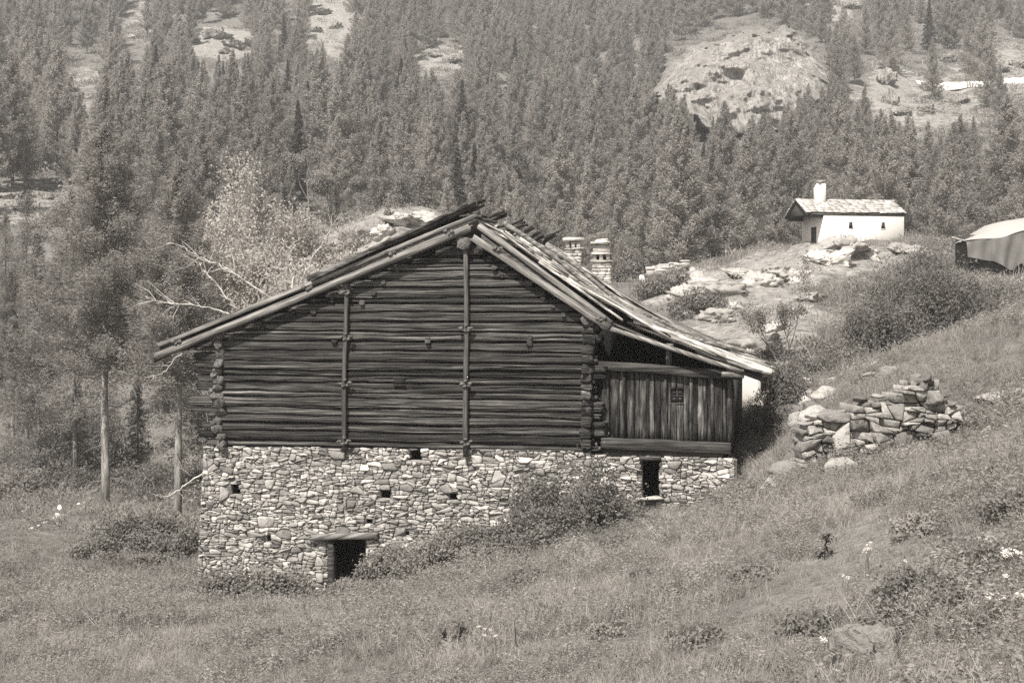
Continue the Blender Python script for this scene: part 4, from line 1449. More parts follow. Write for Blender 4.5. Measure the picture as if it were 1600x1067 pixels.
for k, (px, py, s) in enumerate([(1243, 628, .34), (1255, 640, .4), (1262, 622, .34), (1238, 655, .4), (1275, 612, .4), (1250, 610, .3), (1285, 606, .3), (1268, 640, .3), (1230, 640, .4), (1248, 668, .4), (1290, 622, .36), (1236, 612, .36), (1222, 664, .36), (1275, 655, .34), (1300, 600, .3), (1260, 600, .34)]):
    s = s * 1.35
    rock_at('stone', px, py, s, s * .8, s * .55, 40 + k, 'stone of the rubble beside the leafy mound at the barn eave', 'stone', 'rubble beside the leafy mound', 'drystone', 2)
rock_at('white_rock', 92, 812, .30, .25, .24, 60, 'broad white rock in the meadow beyond the barn corner', 'rock', mat='whiterock', rz=0)
h_ = first_hit(92, 812)
V, Fc = rock_shape(.09, .09, .12, 61, 2)
e = obj('white_stone', V, Fc, M['whiterock']); e.location = (h_[0], h_[1] + .1, h_[2] + .40)
tag(e, 'small white stone balanced on the broad white rock', 'stone')
for k, (px, py) in enumerate([(48, 826), (72, 818), (60, 823), (134, 786), (140, 781), (124, 789)]):
    rock_at('white_stone', px, py, .14, .12, .06, 62 + k, 'small white stone in the broken line beside the broad white rock', 'stone', 'white stones in a line', 'whiterock', 2)
# the knoll: ledges of bare rock
KN = [(1092, 452, 2.6, 1.0), (1130, 462, 2.2, .9), (1075, 470, 1.6, .7), (1180, 448, 1.8, .8), (1150, 432, 1.5, .6), (1290, 398, 2.0, .9), (1330, 396, 2.2, .9), (1310, 412, 1.7, .8), (1270, 410, 1.3, .7),
      (1355, 400, 1.4, .6), (1215, 430, 1.4, .6), (1245, 440, 1.2, .5), (1190, 545, 1.2, .6), (1178, 560, .9, .4), (1210, 520, 1.0, .5), (1120, 500, 1.2, .5), (1270, 470, 1.1, .5), (1400, 392, 1.2, .5), (1430, 400, 1.2, .6), (1140, 485, 1.0, .4)]
for k, (px, py, s, hh) in enumerate(KN):
    rock_at('rock_ledge', px, py, s, s * .8, hh, 100 + k, 'pale bare rock ledge on the knoll below the chapel', 'rock', 'rock ledges on the chapel knoll', 'rock', 4, rough=.5, craggy=1.0)
for k, (px, py, s, hh) in enumerate([(470, 430, 1.6, .8), (462, 452, 1.4, .9), (495, 418, 1.2, .6), (590, 395, 1.6, .7), (600, 372, 1.4, .7), (625, 350, 1.8, .5), (668, 352, 1.6, .6), (560, 402, 1.4, .4), (540, 390, 1.6, .4), (690, 370, 1.3, .5), (520, 432, 1.3, .6)]):
    rock_at('rock_ledge', px, py, s, s * .8, hh, 140 + k, 'sunlit rock ledge on the rounded mound behind the barn roof', 'rock', 'rock ledges on the mound behind the roof', 'rock', 4, rough=.5, craggy=1.0)
p = on_ground(1040, 103.5)
rock('boulder', 1042, 103.5, 1.7, 1.2, 1.0, 170, 'large pale boulder behind the row of beehives', 'boulder', sub=4)
rock('boulder', 1078, 103.5, 1.0, .8, .7, 171, 'smaller pale boulder at the end of the beehive row', 'boulder', sub=3)
rock_at('white_rock', 1006, 446, .75, .4, .62, 172, 'bright white rock face below the separate beehive', 'rock', mat='whiterock')
# scree and crags on the mountainside
for k, (px, py, s, hh) in enumerate([(340, 62, 8, 4), (370, 75, 7, 4), (300, 66, 5, 3), (395, 70, 5, 3), (350, 85, 4, 2.5), (505, 25, 5, 3), (525, 45, 4, 3), (490, 50, 4, 2.5), (680, 90, 4, 2), (715, 100, 4, 2.2), (745, 100, 3, 2),
                                     (1300, 8, 6, 5), (1330, 14, 5, 4), (1370, 0, 5, 4), (1385, 130, 4, 4), (1395, 165, 4, 4), (1410, 180, 4, 3), (1450, 175, 4, 2), (1500, 160, 4, 2), (1560, 115, 5, 2), (1480, 95, 5, 2), (1540, 90, 4, 2), (1590, 105, 5, 2.5),
                                     (130, 155, 3, 2), (95, 90, 3, 1.5), (205, 62, 3, 1.5), (170, 10, 4, 2), (225, 42, 2, 1), (250, 62, 3, 1.5), (30, 328, 2, .8), (10, 312, 2, .8), (75, 312, 1.5, .6), (270, 12, 3, 1.2)]):
    rock_at('crag', px, py, s * .55, s * .5, hh * .5, 200 + k, 'pale crag breaking through the forest on the far mountainside', 'rock', 'crags on the mountainside', 'cliff', 4, rough=.45, craggy=1.0)

# the big rock dome among the trees: a bulging face whose rim is buried in the slope
dome = []
ncx, ncy = 210, 140
r_top = [(1010, 150), (1040, 110), (1075, 80), (1130, 58), (1190, 42), (1235, 48), (1270, 75), (1300, 110), (1320, 150)]
V = []
cpx = np.linspace(1005, 1325, ncx); cpy = np.linspace(30, 225, ncy)
PX, PY = np.meshgrid(cpx, cpy)
top_y = np.interp(PX, [q[0] for q in r_top], [q[1] for q in r_top])
bot_y = np.interp(PX, [1005, 1060, 1130, 1180, 1260, 1300, 1325], [165, 185, 208, 214, 205, 180, 165])
edge = np.minimum(np.minimum((PY - top_y) / 30, (bot_y - PY) / 26), np.minimum((PX - 1010) / 40, (1322 - PX) / 30))
edge = edge + .75 * fbm(np.stack([PX * .035, PY * .05, PX * 0], -1), 4, 57)
TD = np.zeros_like(PX)
for j in range(0, ncy, 3):
    for i in range(0, ncx, 3):
        TD[j, i] = first_hit(PX[j, i], PY[j, i], 150, 600, 500)[1]
TD[:, :] = np.array([np.interp(cpx, cpx[::3], TD[j - j % 3, ::3]) for j in range(ncy)])
TD = np.array([np.interp(cpy, cpy[::3], TD[::3, i]) for i in range(ncx)]).T
for _ in range(6): TD[1:-1, 1:-1] = (TD[:-2, 1:-1] + TD[2:, 1:-1] + TD[1:-1, :-2] + TD[1:-1, 2:] + TD[1:-1, 1:-1]) / 5
fall = np.clip((PY - top_y) / np.maximum(bot_y - top_y, 20), 0, 1)
Dface = 238 + 26 * (1 - fall) ** 1.3
k_ = np.clip(edge * 3.0, 0, 1) ** .5
D0 = Dface * k_ + (TD + 6) * (1 - k_)
D0 = np.where(edge < 0, TD + 8, np.minimum(D0, TD + 8))
P0 = np.array([[at(PX[j, i], PY[j, i], D0[j, i]) for i in range(ncx)] for j in range(ncy)])
q = P0.reshape(-1, 3)
wv_ = np.clip((PY.ravel() - 105) / 25, 0, 1)
nz = np.abs(fbm(q * np.array([.20, .1, .030]), 4, 51, .5)) * 11 * wv_ + np.abs(fbm(q * np.array([.12, .1, .09]), 4, 53, .5)) * 7 * (1 - wv_) + fbm(q * np.array([.30, .3, .12]), 4, 55, .5) * 2.2
st = np.floor(fbm(q * np.array([.12, .1, .12]) + 7, 3, 58) * 7) * .25
dirs = q / np.linalg.norm(q, axis=1)[:, None]
q = q + dirs * (nz + st)[:, None]
I = np.arange(ncx * ncy).reshape(ncy, ncx)
Fc = np.stack([I[:-1, :-1], I[1:, :-1], I[1:, 1:], I[:-1, 1:]], -1).reshape(-1, 4)
# a skirt drives the rim back into the mountain so the dome is a closed body on the slope
rim = np.concatenate([I[0, :], I[1:, -1], I[-1, -2::-1], I[-2:0:-1, 0]])
nq = len(q)
rimD = TD.ravel()[rim] + 20
back_pts = q[rim] * (rimD / q[rim][:, 1])[:, None]
FcL = [tuple(f) for f in Fc] + [(rim[i], rim[(i + 1) % len(rim)], nq + (i + 1) % len(rim), nq + i) for i in range(len(rim))]
cl = obj('rock_dome', np.vstack([q, back_pts]), FcL, M['cliff'])
tag(cl, 'great pale rock dome rising out of the forest above the chapel', 'cliff')

# ------------------------------------------------------------------ gravel road and fences high on the right
def ribbon(name, pts, width, mat, lift):
    V = []
    for (px, py, d) in pts:
        p = at(px, py, d)
        for s in np.linspace(-.5, .5, 5):
            y = p[1] + s * width
            V.append((p[0], y, 0))
    V = np.array(V)
    z = height(V[:, 0], V[:, 1]).reshape(-1, 5)
    z = np.maximum(z, z.mean(1)[:, None]) + lift
    V[:, 2] = z.ravel()
    n = len(pts)
    Fc = [(i * 5 + j, (i + 1) * 5 + j, (i + 1) * 5 + j + 1, i * 5 + j + 1) for i in range(n - 1) for j in range(4)]
    Vd = V - np.array([0, 0, 1.2]); nV = len(V)
    Fc += [(i * 5, i * 5 + nV, (i + 1) * 5 + nV, (i + 1) * 5) for i in range(n - 1)]
    return obj(name, np.vstack([V, Vd]), Fc, mat)
rp = []
for px in np.linspace(1436, 1780, 30):
    py = float(np.interp(px, [1436, 1500, 1600, 1780], [141, 136, 127, 112]))
    h = first_hit(px, py)
    rp.append((px, py, h[1]))
ds = np.array([q[2] for q in rp]); ds = np.convolve(np.pad(ds, 4, mode='edge'), np.ones(9) / 9, 'valid')
road = ribbon('road', [(q[0], q[1], d) for q, d in zip(rp, ds)], 5.5, M['road'], .25)
tag(road, 'pale gravel road crossing the open mountainside', kind='structure')

def fence(name, pts, label, ph, wires=(0.5, 1.0), lean=0.0, pr=.09):
    P = [first_hit(px, py) for px, py in pts]
    e = empty(name, tuple(P[0]))
    tag(e, label, 'fence', None)
    for k, p in enumerate(P):
        l = p - P[0]
        V, Fc = tube([l + np.array([0, 0, -.4]), l + np.array([lean * ph, 0, ph])], [pr, pr * .8], 6, True)
        obj('fence_post', V, Fc, M['fencepost'], e)
    for w in wires:
        for k in range(len(P) - 1):
            a = P[k] - P[0] + np.array([lean * ph * w, 0, ph * w * .92]); b = P[k + 1] - P[0] + np.array([lean * ph * w, 0, ph * w * .92])
            m = (a + b) / 2 - np.array([0, 0, .12])
            V, Fc = tube([a, m, b], [.025] * 3, 4, False)
            obj('wire', V, Fc, M['wire'], e)
    return e
fence('pasture_fence', [(1330, 104), (1362, 112), (1398, 104), (1440, 110)], 'leaning post and wire fence beside the rock dome', 2.2, (.5, .95), .12, .12)
fence('pasture_fence', [(1488, 45), (1530, 36), (1570, 30), (1640, 28)], 'tall post and wire fence high on the open slope', 2.6, (.5, .95), 0.0, .12)
# rail fence between chapel and covered stack
P = [on_ground(px, 109.0) for px in (1422, 1446, 1470, 1496, 1512)]
e = empty('rail_fence', tuple(P[0])); tag(e, 'low weathered rail fence between chapel and covered stack', 'fence')
for p in P:
    l = p - P[0]
    V, Fc = tube([l + np.array([0, 0, -.3]), l + np.array([0, 0, .75])], [.06, .05], 6, True); obj('fence_post', V, Fc, M['post'], e)
for w in (.3, .62):
    for k in range(len(P) - 1):
        V, Fc = tube([P[k] - P[0] + np.array([-.1, -.07, w]), P[k + 1] - P[0] + np.array([.1, -.07, w])], [.04, .04], 5, True); obj('rail', V, Fc, M['post'], e)

# ------------------------------------------------------------------ plants: makers return shared meshes
def leaf_tris(C, D, length, width, seed, quads=False, N=None, nj=.45):
    """many small leaf faces: one at every centre C, pointing along D"""
    r = np.random.default_rng(seed)
    n = len(C)
    D = D + r.normal(0, .001, D.shape)
    D = D / (np.linalg.norm(D, axis=1)[:, None] + 1e-9)
    S = np.cross(D, r.normal(0, 1, (n, 3)) if N is None else N + r.normal(0, nj, (n, 3))); S /= np.linalg.norm(S, axis=1)[:, None] + 1e-9
    ln = (length * r.uniform(.6, 1.3, n))[:, None]; wd = (width * r.uniform(.6, 1.3, n))[:, None]
    if quads:
        V = np.stack([C - D * ln * .5, C + S * wd * .5, C + D * ln * .5, C - S * wd * .5], 1).reshape(-1, 3)
        Fc = np.arange(4 * n).reshape(-1, 4)
    else:
        V = np.stack([C - D * ln * .5 - S * wd * .5, C - D * ln * .5 + S * wd * .5, C + D * ln * .5], 1).reshape(-1, 3)
        Fc = np.arange(3 * n).reshape(-1, 3)
    return V, Fc

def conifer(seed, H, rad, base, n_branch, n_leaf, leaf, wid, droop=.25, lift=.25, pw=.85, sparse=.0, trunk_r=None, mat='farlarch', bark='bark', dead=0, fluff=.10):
    r = np.random.default_rng(seed)
    mb = MB()
    tr = trunk_r or H * .012
    lean = r.normal(0, .012, 2)
    zs_ = np.linspace(0, H, 10)
    mb.add(*tube(np.stack([zs_ * lean[0] + .03 * np.sin(zs_), zs_ * lean[1], zs_ - .4], 1), np.maximum(tr * (1 - zs_ / H) ** .8, tr * .08), 7, True))
    C, D = [], []
    for b in range(n_branch):
        t = (b + r.random()) / n_branch
        t = t ** .92
        z = base + (H * .985 - base) * t
        prof_ = (1 - t) ** pw * (1 if t > .12 else .7 + .3 * t / .12)
        L = rad * prof_ * r.uniform(.55, 1.12) + .15
        az = b * 2.399 + r.normal(0, .35)
        out = np.array([math.cos(az), math.sin(az), 0])
        side = np.array([-out[1], out[0], 0])
        ss = np.linspace(0, 1, 5)
        path = np.array([[z * lean[0], z * lean[1], z]]) + np.outer(ss * L, out) + np.outer(-droop * L * ss + lift * L * ss ** 2.2, [0, 0, 1])
        mb.add(*tube(path, np.linspace(max(.012, tr * .16), .004, 5) * (.6 + .5 * prof_), 4, False))
        if r.random() < sparse: continue
        k = max(6, int(n_leaf / n_branch * (L / (rad * .55))))
        s = r.uniform(.08, 1.03, k) ** .8
        lat = r.normal(0, 1, k) * (.05 + .20 * L * (1 - .55 * s)) * .7
        hang = -np.abs(r.normal(0, fluff, k)) * (1 + .6 * L * .2) + r.normal(0, fluff * .7, k)
        idx = s * 4; i0 = np.clip(idx.astype(int), 0, 3); f = (idx - i0)[:, None]
        P = path[i0] * (1 - f) + path[i0 + 1] * f
        P = P + lat[:, None] * side + np.outer(hang, [0, 0, 1])
        C.append(P)
        D.append(out * .7 + np.sign(lat)[:, None] * side * r.uniform(.2, .9, k)[:, None] + r.normal(0, .45, (k, 3)) + np.array([0, 0, .15]))
    # leader
    k = int(n_leaf * .02) + 10
    C.append(np.stack([r.normal(0, .08, k) + H * lean[0], r.normal(0, .08, k) + H * lean[1], H * .97 + r.uniform(-.06, .025, k) * H], 1)); D.append(r.normal(0, .5, (k, 3)) + np.array([0, 0, 1.0]))
    for q in range(dead):                             # bare lower branches
        z = r.uniform(.18, 1.0) * base; az = r.uniform(0, 6.28); L = r.uniform(.3, .9) * rad * .5
        o_ = np.array([math.cos(az), math.sin(az), -.15])
        mb.add(*tube([np.array([0, 0, z]), np.array([0, 0, z]) + o_ * L * .6, np.array([0, 0, z]) + o_ * L + np.array([0, 0, -.1 * L])], [.018, .012, .005], 4, False))
    CC = np.vstack(C)
    NN = CC * np.array([1, 1, 0]); NN /= np.linalg.norm(NN, axis=1)[:, None] + .3; NN = NN * .9 + np.array([0, 0, .55])
    V, Fc = leaf_tris(CC, np.vstack(D), leaf, wid, seed + 9, False, NN)
    tm = mesh_from('trunk', np.vstack(mb.v), mb.f, True); tm.materials.append(M[bark])
    cm = mesh_from('crown', V, Fc); cm.materials.append(M[mat])
    return tm, cm

def broadleaf(seed, H, rad, stems, depth, leaf, wid, n_clump, per, mat, bark, trunk_r, spread=.55, leafy=1.0, squash=1.0, zmin=0.0):
    """a forking tree or shrub: recursive limbs, leaves in clumps round the twigs"""
    r = np.random.default_rng(seed)
    mb = MB(); tips = []
    def grow(p, d, L, rr, k):
        n = 4
        path = [p]
        dd = d.copy()
        for i in range(n):
            dd = dd + r.normal(0, .12, 3) + np.array([0, 0, .05]); dd /= np.linalg.norm(dd)
            path.append(path[-1] + dd * L / n)
        mb.add(*tube(path, np.linspace(rr, rr * .62, n + 1), 5 if k > 1 else 6, False))
        if k >= 2: tips.extend(path[2:])
        if k >= depth:
            tips.extend(path[1:]); return
        for q in range(r.integers(2, 4)):
            nd = dd + r.normal(0, spread, 3) * np.array([1, 1, .7]); nd /= np.linalg.norm(nd)
            if nd[2] < -.1: nd[2] *= -.5
            st = path[r.integers(2, n + 1)]
            grow(st, nd, L * r.uniform(.55, .8), rr * .58, k + 1)
    for s in range(stems):
        az = s * 6.283 / stems + r.uniform(-.5, .5)
        tl = .12 if stems == 1 else r.uniform(.25, .7)
        d = np.array([math.cos(az) * tl, math.sin(az) * tl, 1.0]); d /= np.linalg.norm(d)
        grow(np.array([math.cos(az) * .06 * stems ** .5, math.sin(az) * .06 * stems ** .5, -.25]), d, H * .42, trunk_r, 0)
    T = np.array(tips)
    sc_ = np.array([rad / max(np.percentile(np.abs(T[:, 0]), 96), .1), rad / max(np.percentile(np.abs(T[:, 1]), 96), .1), H / max(T[:, 2].max(), .1)])
    allv = np.vstack(mb.v) * sc_
    T = T * sc_
    T = T[T[:, 2] > zmin]
    sel = T[r.integers(0, len(T), n_clump)]
    cs = rad * .13
    C = (sel[:, None, :] + r.normal(0, 1, (n_clump, per, 3)) * np.array([cs, cs, cs * .7 * squash]) * r.uniform(.5, 1.3, (n_clump, 1, 1))).reshape(-1, 3)
    C = C[C[:, 2] > .02]
    D = r.normal(0, 1, C.shape) + np.array([0, 0, -.1])
    V, Fc = leaf_tris(C, D, leaf, wid, seed + 3, True, C * np.array([.25, .25, 0]) + np.array([0, 0, .8]), .7)
    tm = mesh_from('trunk', allv, mb.f, True); tm.materials.append(M[bark])
    cm = mesh_from('crown', V, Fc); cm.materials.append(M[mat])
    return tm, cm

def bush(seed, rx, ry, rz, n, leaf, wid, mat, lumps=14, bark='bark', stems=10):
    """a leafy mound: lumps of leaves over a dome with hollows between, on thin stems"""
    r = np.random.default_rng(seed)
    u = r.normal(0, 1, (lumps, 3)); u[:, 2] = np.abs(u[:, 2]) * .9
    u /= np.linalg.norm(u, axis=1)[:, None]
    cen = u * r.uniform(.45, .85, (lumps, 1)) * np.array([rx, ry, rz])
    rad = r.uniform(.22, .42, lumps)
    k = r.integers(0, lumps, n)
    d = r.normal(0, 1, (n, 3)); d /= np.linalg.norm(d, axis=1)[:, None]
    C = cen[k] + d * (rad[k] * r.uniform(.55, 1.08, n) ** .6)[:, None] * np.array([rx, ry, rz * 1.05])
    stray = r.random(n) < .10
    C[stray] *= r.uniform(1.0, 1.32, stray.sum())[:, None]
    C = C[C[:, 2] > -.12 * rz]
    D = r.normal(0, 1, C.shape) + C / np.array([rx, ry, rz]) * .6
    NN = C / np.array([rx, ry, rz]); NN /= np.linalg.norm(NN, axis=1)[:, None] + .1; NN = NN + np.array([0, 0, .35])
    V, Fc = leaf_tris(C, D, leaf, wid, seed + 1, True, NN, .5)
    mb = MB()
    for q in range(stems):
        c = cen[r.integers(0, lumps)]
        mb.add(*tube([np.array([c[0] * .15, c[1] * .15, -.25]), c * .55 + r.normal(0, .04, 3), c * 1.02], [.03 * rz ** .5, .02 * rz ** .5, .006], 5, False))
    sm = mesh_from('stem', np.vstack(mb.v), mb.f, True); sm.materials.append(M[bark])
    cm = mesh_from('foliage', V, Fc); cm.materials.append(M[mat])
    return sm, cm

def plant(name, meshes, loc, s, rz, label, cat, group=None, names=('trunk', 'crown'), tilt=0.0, sz=None):
    e = bpy.data.objects.new(name, None)
    COL.objects.link(e)
    e.location = loc; e.rotation_euler = (tilt, 0, rz); e.scale = (s, s, sz if sz else s)
    e.empty_display_size = .2
    for nm, me in zip(names, meshes):
        o = bpy.data.objects.new(nm, me); COL.objects.link(o); o.parent = e
    tag(e, label, cat, group)
    return e

# ------------------------------------------------------------------ forest on the mountainside
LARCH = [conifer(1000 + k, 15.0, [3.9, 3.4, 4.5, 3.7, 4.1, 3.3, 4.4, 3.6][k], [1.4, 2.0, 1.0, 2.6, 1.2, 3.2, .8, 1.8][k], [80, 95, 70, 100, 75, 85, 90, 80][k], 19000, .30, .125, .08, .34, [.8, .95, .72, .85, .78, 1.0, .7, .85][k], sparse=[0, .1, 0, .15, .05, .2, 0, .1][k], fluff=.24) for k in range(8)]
SPRUCE = [conifer(1100 + k, 15.0, [3.0, 2.6][k], .8, 120, 15000, .30, .12, .42, .22, .9, mat='spruce') for k in range(2)]
FARBROAD = [broadleaf(1200 + k, 9.0, 3.0, [1, 3][k], 3, .26, .18, 420, 20, 'broad', 'bark', .16) for k in range(2)]

CLEAR = [  # pixel ellipses kept free of tree feet
 (350, 72, 80, 42), (215, 45, 45, 60), (130, 130, 55, 40), (515, 40, 55, 70), (690, 100, 65, 35), (1170, 115, 190, 112), (1470, 150, 150, 75), (1580, 120, 90, 80), (1380, 110, 70, 40), (1330, 20, 60, 40), (140, 165, 25, 22), (530, 95, 30, 25), (60, 325, 120, 50), (230, 265, 50, 25), (600, 345, 110, 40)]
SPARSE = [(1470, 140, 190, 110, .13), (350, 70, 110, 60, .2), (130, 120, 90, 60, .5), (515, 40, 90, 80, .35), (1170, 115, 150, 95, .12), (60, 330, 160, 70, .45), (700, 100, 90, 40, .4)]
rf = np.random.default_rng(77)
cand = []
cells_ = {}
tries = 0
while tries < 60000:
    tries += 1
    d = math.sqrt(rf.uniform(132 ** 2, 500 ** 2))
    px = rf.uniform(-140, 1740)
    x = (px - 800) / F_PX * d
    sp = 5.0 + 2.8 * rf.random() + (d - 150) / 350 * 1.2
    key = (int(x // 7), int(d // 7)); bad = False
    for a in (-1, 0, 1):
        for b in (-1, 0, 1):
            for (qx, qy) in cells_.get((key[0] + a, key[1] + b), ()):
                if (qx - x) ** 2 + (qy - d) ** 2 < sp * sp: bad = True
    if bad: continue
    z = float(height(x, d)[0])
    qx, qy = project(np.array([x, d, z]))
    h = rf.uniform(9.5, 15.5) * (1.0 if rf.random() > .2 else rf.uniform(.5, .75)) * (1.25 if rf.random() < .06 else 1.0) + (1.5 if d < 230 else 0)
    top = F_PX * h / d
    ok = True
    for (cx, cy, a, b) in CLEAR:
        a, b = a * .72, b * .72
        for fr in (0, .45, .8):
            if ((qx - cx) / a) ** 2 + ((qy - top * fr - cy) / b) ** 2 < 1: ok = False
    for (cx, cy, a, b, keep) in SPARSE:
        if ((qx - cx) / a) ** 2 + ((qy - top * .3 - cy) / b) ** 2 < 1 and rf.random() > keep and not (((qx - cx) / a) ** 2 + ((qy - cy) / b) ** 2 > .8): ok = False
    # the open ground round chapel, knoll and beehives stays open
    if d < 150 and 940 < qx < 1640 and rf.random() < .75: ok = False
    if d < 142 and 420 < qx < 760: ok = False
    if d < 175 and qx < 330 and rf.random() < .55: ok = False
    if qy - top > 640 or qy < -40: ok = False
    if not ok: continue
    cells_.setdefault(key, []).append((x, d))
    cand.append((x, d, z, h, float(qx), float(qy)))
# solitary trees standing on the open ground, as the photograph shows them
for (px, d, h) in [(1390, 300, 15), (1455, 285, 13), (1512, 310, 12), (1535, 300, 17), (1560, 260, 10), (1478, 330, 12), (1130, 255, 8), (1085, 262, 9), (1230, 222, 10), (1255, 220, 12), (1285, 224, 12), (1110, 214, 8), (1150, 208, 7), (1200, 208, 8), (1070, 232, 9), (1048, 236, 9), (1225, 226, 9), (1262, 232, 11), (1246, 238, 8), (1295, 226, 12), (1120, 226, 7), (1300, 235, 12), (1080, 222, 9), (1050, 224, 10), (1030, 228, 10), (1315, 240, 11), (1320, 300, 13), (1350, 312, 12), (185, 380, 14), (232, 345, 11), (300, 330, 12), (1545, 276, 12),
                   (1480, 130, 11), (1460, 145, 12), (1340, 140, 12), (1080, 138, 13), (1110, 142, 14), (1040, 140, 12)]:
    x = (px - 800) / F_PX * d; z = float(height(x, d)[0]); qx, qy = project(np.array([x, d, z]))
    cand.append((x, d, z, h, float(qx), float(qy)))

COLS = [(90, 'at the left picture edge'), (200, 'above the tall bare-trunked larch'), (310, 'above the slim bare-trunked larch'), (420, 'above the half-bare pale tree'), (540, 'beside the rounded mound'), (650, 'above the rounded mound'), (760, 'above the ridge tip'), (870, 'above the broken ridge boards'),
        (960, 'above the chimneys'), (1060, 'above the beehives'), (1160, 'below the rock dome edge'), (1280, 'around the rock dome'), (1380, 'above the chapel'), (1490, 'beyond the chapel'), (9999, 'above the covered stack')]
def zone(px, py, d):
    col = next(w for lim, w in COLS if px < lim)
    row = 'highest' if d > 330 else 'upper' if d > 260 else 'middle' if d > 195 else 'lowest'
    return 'on the ' + row + ' slope ' + col
vis = [q for q in cand if -20 < q[4] < 1620 and q[5] - F_PX * q[3] / q[1] < 560 and q[5] > 4]
vis.sort(key=lambda q: -(q[3] / q[1]))
chosen, far = [], []
n_l = 0
for q in cand:
    pass
vis_ids = {id(q) for q in vis}
kinds = {}
for k, q in enumerate(vis):
    x, d, z, h, px, py = q
    u = rf.random()
    if u < .045 and d < 330: kd = 'spruce'
    elif u < (.30 if (d < 230 and 480 < px < 1000) else .05) and d < 260: kd = 'broad'
    else: kd = 'larch'
    if kd == 'larch':
        n_l += 1
        if n_l > 296: far.append(q); continue
    chosen.append((kd, q))
far += [q for q in cand if id(q) not in vis_ids]
for k, (kd, (x, d, z, h, px, py)) in enumerate(chosen):
    zn = zone(px, py, d)
    loc = (x, d, z - .2)
    if kd == 'larch':
        plant('larch_tree', LARCH[k % 8], loc, h / 15, rf.uniform(0, 6.28), ('tall' if h > 13 else 'short' if h < 10 else 'medium') + ' grey larch ' + zn, 'tree', ('tall' if h > 13 else 'short' if h < 10 else 'medium') + ' larches ' + zn, tilt=rf.normal(0, .02))
    elif kd == 'spruce':
        plant('spruce_tree', SPRUCE[k % 2], loc, h / 15, rf.uniform(0, 6.28), 'dark spruce among larches ' + zn, 'tree', 'spruces ' + zn)
    else:
        s = rf.uniform(.7, 1.15)
        plant('broadleaf_tree', FARBROAD[k % 2], loc, s, rf.uniform(0, 6.28), 'round-crowned broadleaf tree ' + zn, 'tree', 'broadleaf trees ' + zn)

def instancer(name, P, rot, scl, idx, sources, label, cat):
    """one object that sets copies of the source plants on a cloud of points"""
    me = bpy.data.meshes.new(name)
    me.vertices.add(len(P)); me.vertices.foreach_set('co', np.asarray(P, np.float32).ravel())
    for nm, ty, arr in (('rot', 'FLOAT_VECTOR', rot), ('scl', 'FLOAT', scl), ('idx', 'INT', idx)):
        a = me.attributes.new(nm, ty, 'POINT')
        a.data.foreach_set('vector' if ty == 'FLOAT_VECTOR' else 'value', np.asarray(arr, np.int32 if ty == 'INT' else np.float32).ravel())
    o = bpy.data.objects.new(name, me); COL.objects.link(o)
    ng = bpy.data.node_groups.new(name + '_nodes', 'GeometryNodeTree')
    ng.interface.new_socket('Geometry', in_out='INPUT', socket_type='NodeSocketGeometry')
    ng.interface.new_socket('Geometry', in_out='OUTPUT', socket_type='NodeSocketGeometry')
    gi, go = ng.nodes.new('NodeGroupInput'), ng.nodes.new('NodeGroupOutput')
    join = ng.nodes.new('GeometryNodeJoinGeometry')
    for q, s in enumerate(sources):
        oi = ng.nodes.new('GeometryNodeObjectInfo'); oi.inputs['Object'].default_value = s; oi.inputs['As Instance'].default_value = True
        ip = ng.nodes.new('GeometryNodeInstanceOnPoints')
        ai = ng.nodes.new('GeometryNodeInputNamedAttribute'); ai.data_type = 'INT'; ai.inputs['Name'].default_value = 'idx'
        cmp_ = ng.nodes.new('FunctionNodeCompare'); cmp_.data_type = 'INT'; cmp_.operation = 'EQUAL'
        ng.links.new(ai.outputs[0], cmp_.inputs[2]); cmp_.inputs[3].default_value = q
        ar = ng.nodes.new('GeometryNodeInputNamedAttribute'); ar.data_type = 'FLOAT_VECTOR'; ar.inputs['Name'].default_value = 'rot'
        as_ = ng.nodes.new('GeometryNodeInputNamedAttribute'); as_.data_type = 'FLOAT'; as_.inputs['Name'].default_value = 'scl'
        ng.links.new(gi.outputs[0], ip.inputs['Points']); ng.links.new(cmp_.outputs[0], ip.inputs['Selection'])
        ng.links.new(oi.outputs['Geometry'], ip.inputs['Instance'])
        ng.links.new(ar.outputs[0], ip.inputs['Rotation']); ng.links.new(as_.outputs[0], ip.inputs['Scale'])
        ng.links.new(ip.outputs[0], join.inputs[0])
    ng.links.new(join.outputs[0], go.inputs[0])
    md = o.modifiers.new('instances', 'NODES'); md.node_group = ng
    tag(o, label, cat, kind='stuff')
    return o

def source(name, me):
    return bpy.data.objects.new(name, me)     # not linked to the scene: only a pattern for instancer

def merged(name, tm, cm):
    """trunk and crown as one mesh with two materials"""
    a = np.empty(len(tm.vertices) * 3, np.float32); tm.vertices.foreach_get('co', a)
    b = np.empty(len(cm.vertices) * 3, np.float32); cm.vertices.foreach_get('co', b)
    fa = [tuple(p.vertices) for p in tm.polygons]; na = len(tm.vertices)
    fb = [tuple(i + na for i in p.vertices) for p in cm.polygons]
    me = mesh_from(name, np.concatenate([a, b]), fa + fb)
    me.materials.append(tm.materials[0]); me.materials.append(cm.materials[0])
    mi = np.zeros(len(fa) + len(fb), np.int32); mi[len(fa):] = 1
    me.polygons.foreach_set('material_index', mi)
    return me
if far:
    fs = [source('larch_pattern', merged('larch_pattern', *LARCH[k])) for k in range(8)]
    n = len(far)
    instancer('distant_forest', [(q[0], q[1], q[2] - .2) for q in far], [(0, 0, rf.uniform(0, 6.28)) for _ in far], [q[3] / 15 for q in far], [rf.integers(0, 8) for _ in far], fs, 'mass of distant larches covering the upper mountainside', 'forest')
print('forest:', len(chosen), 'single,', len(far), 'in the mass')

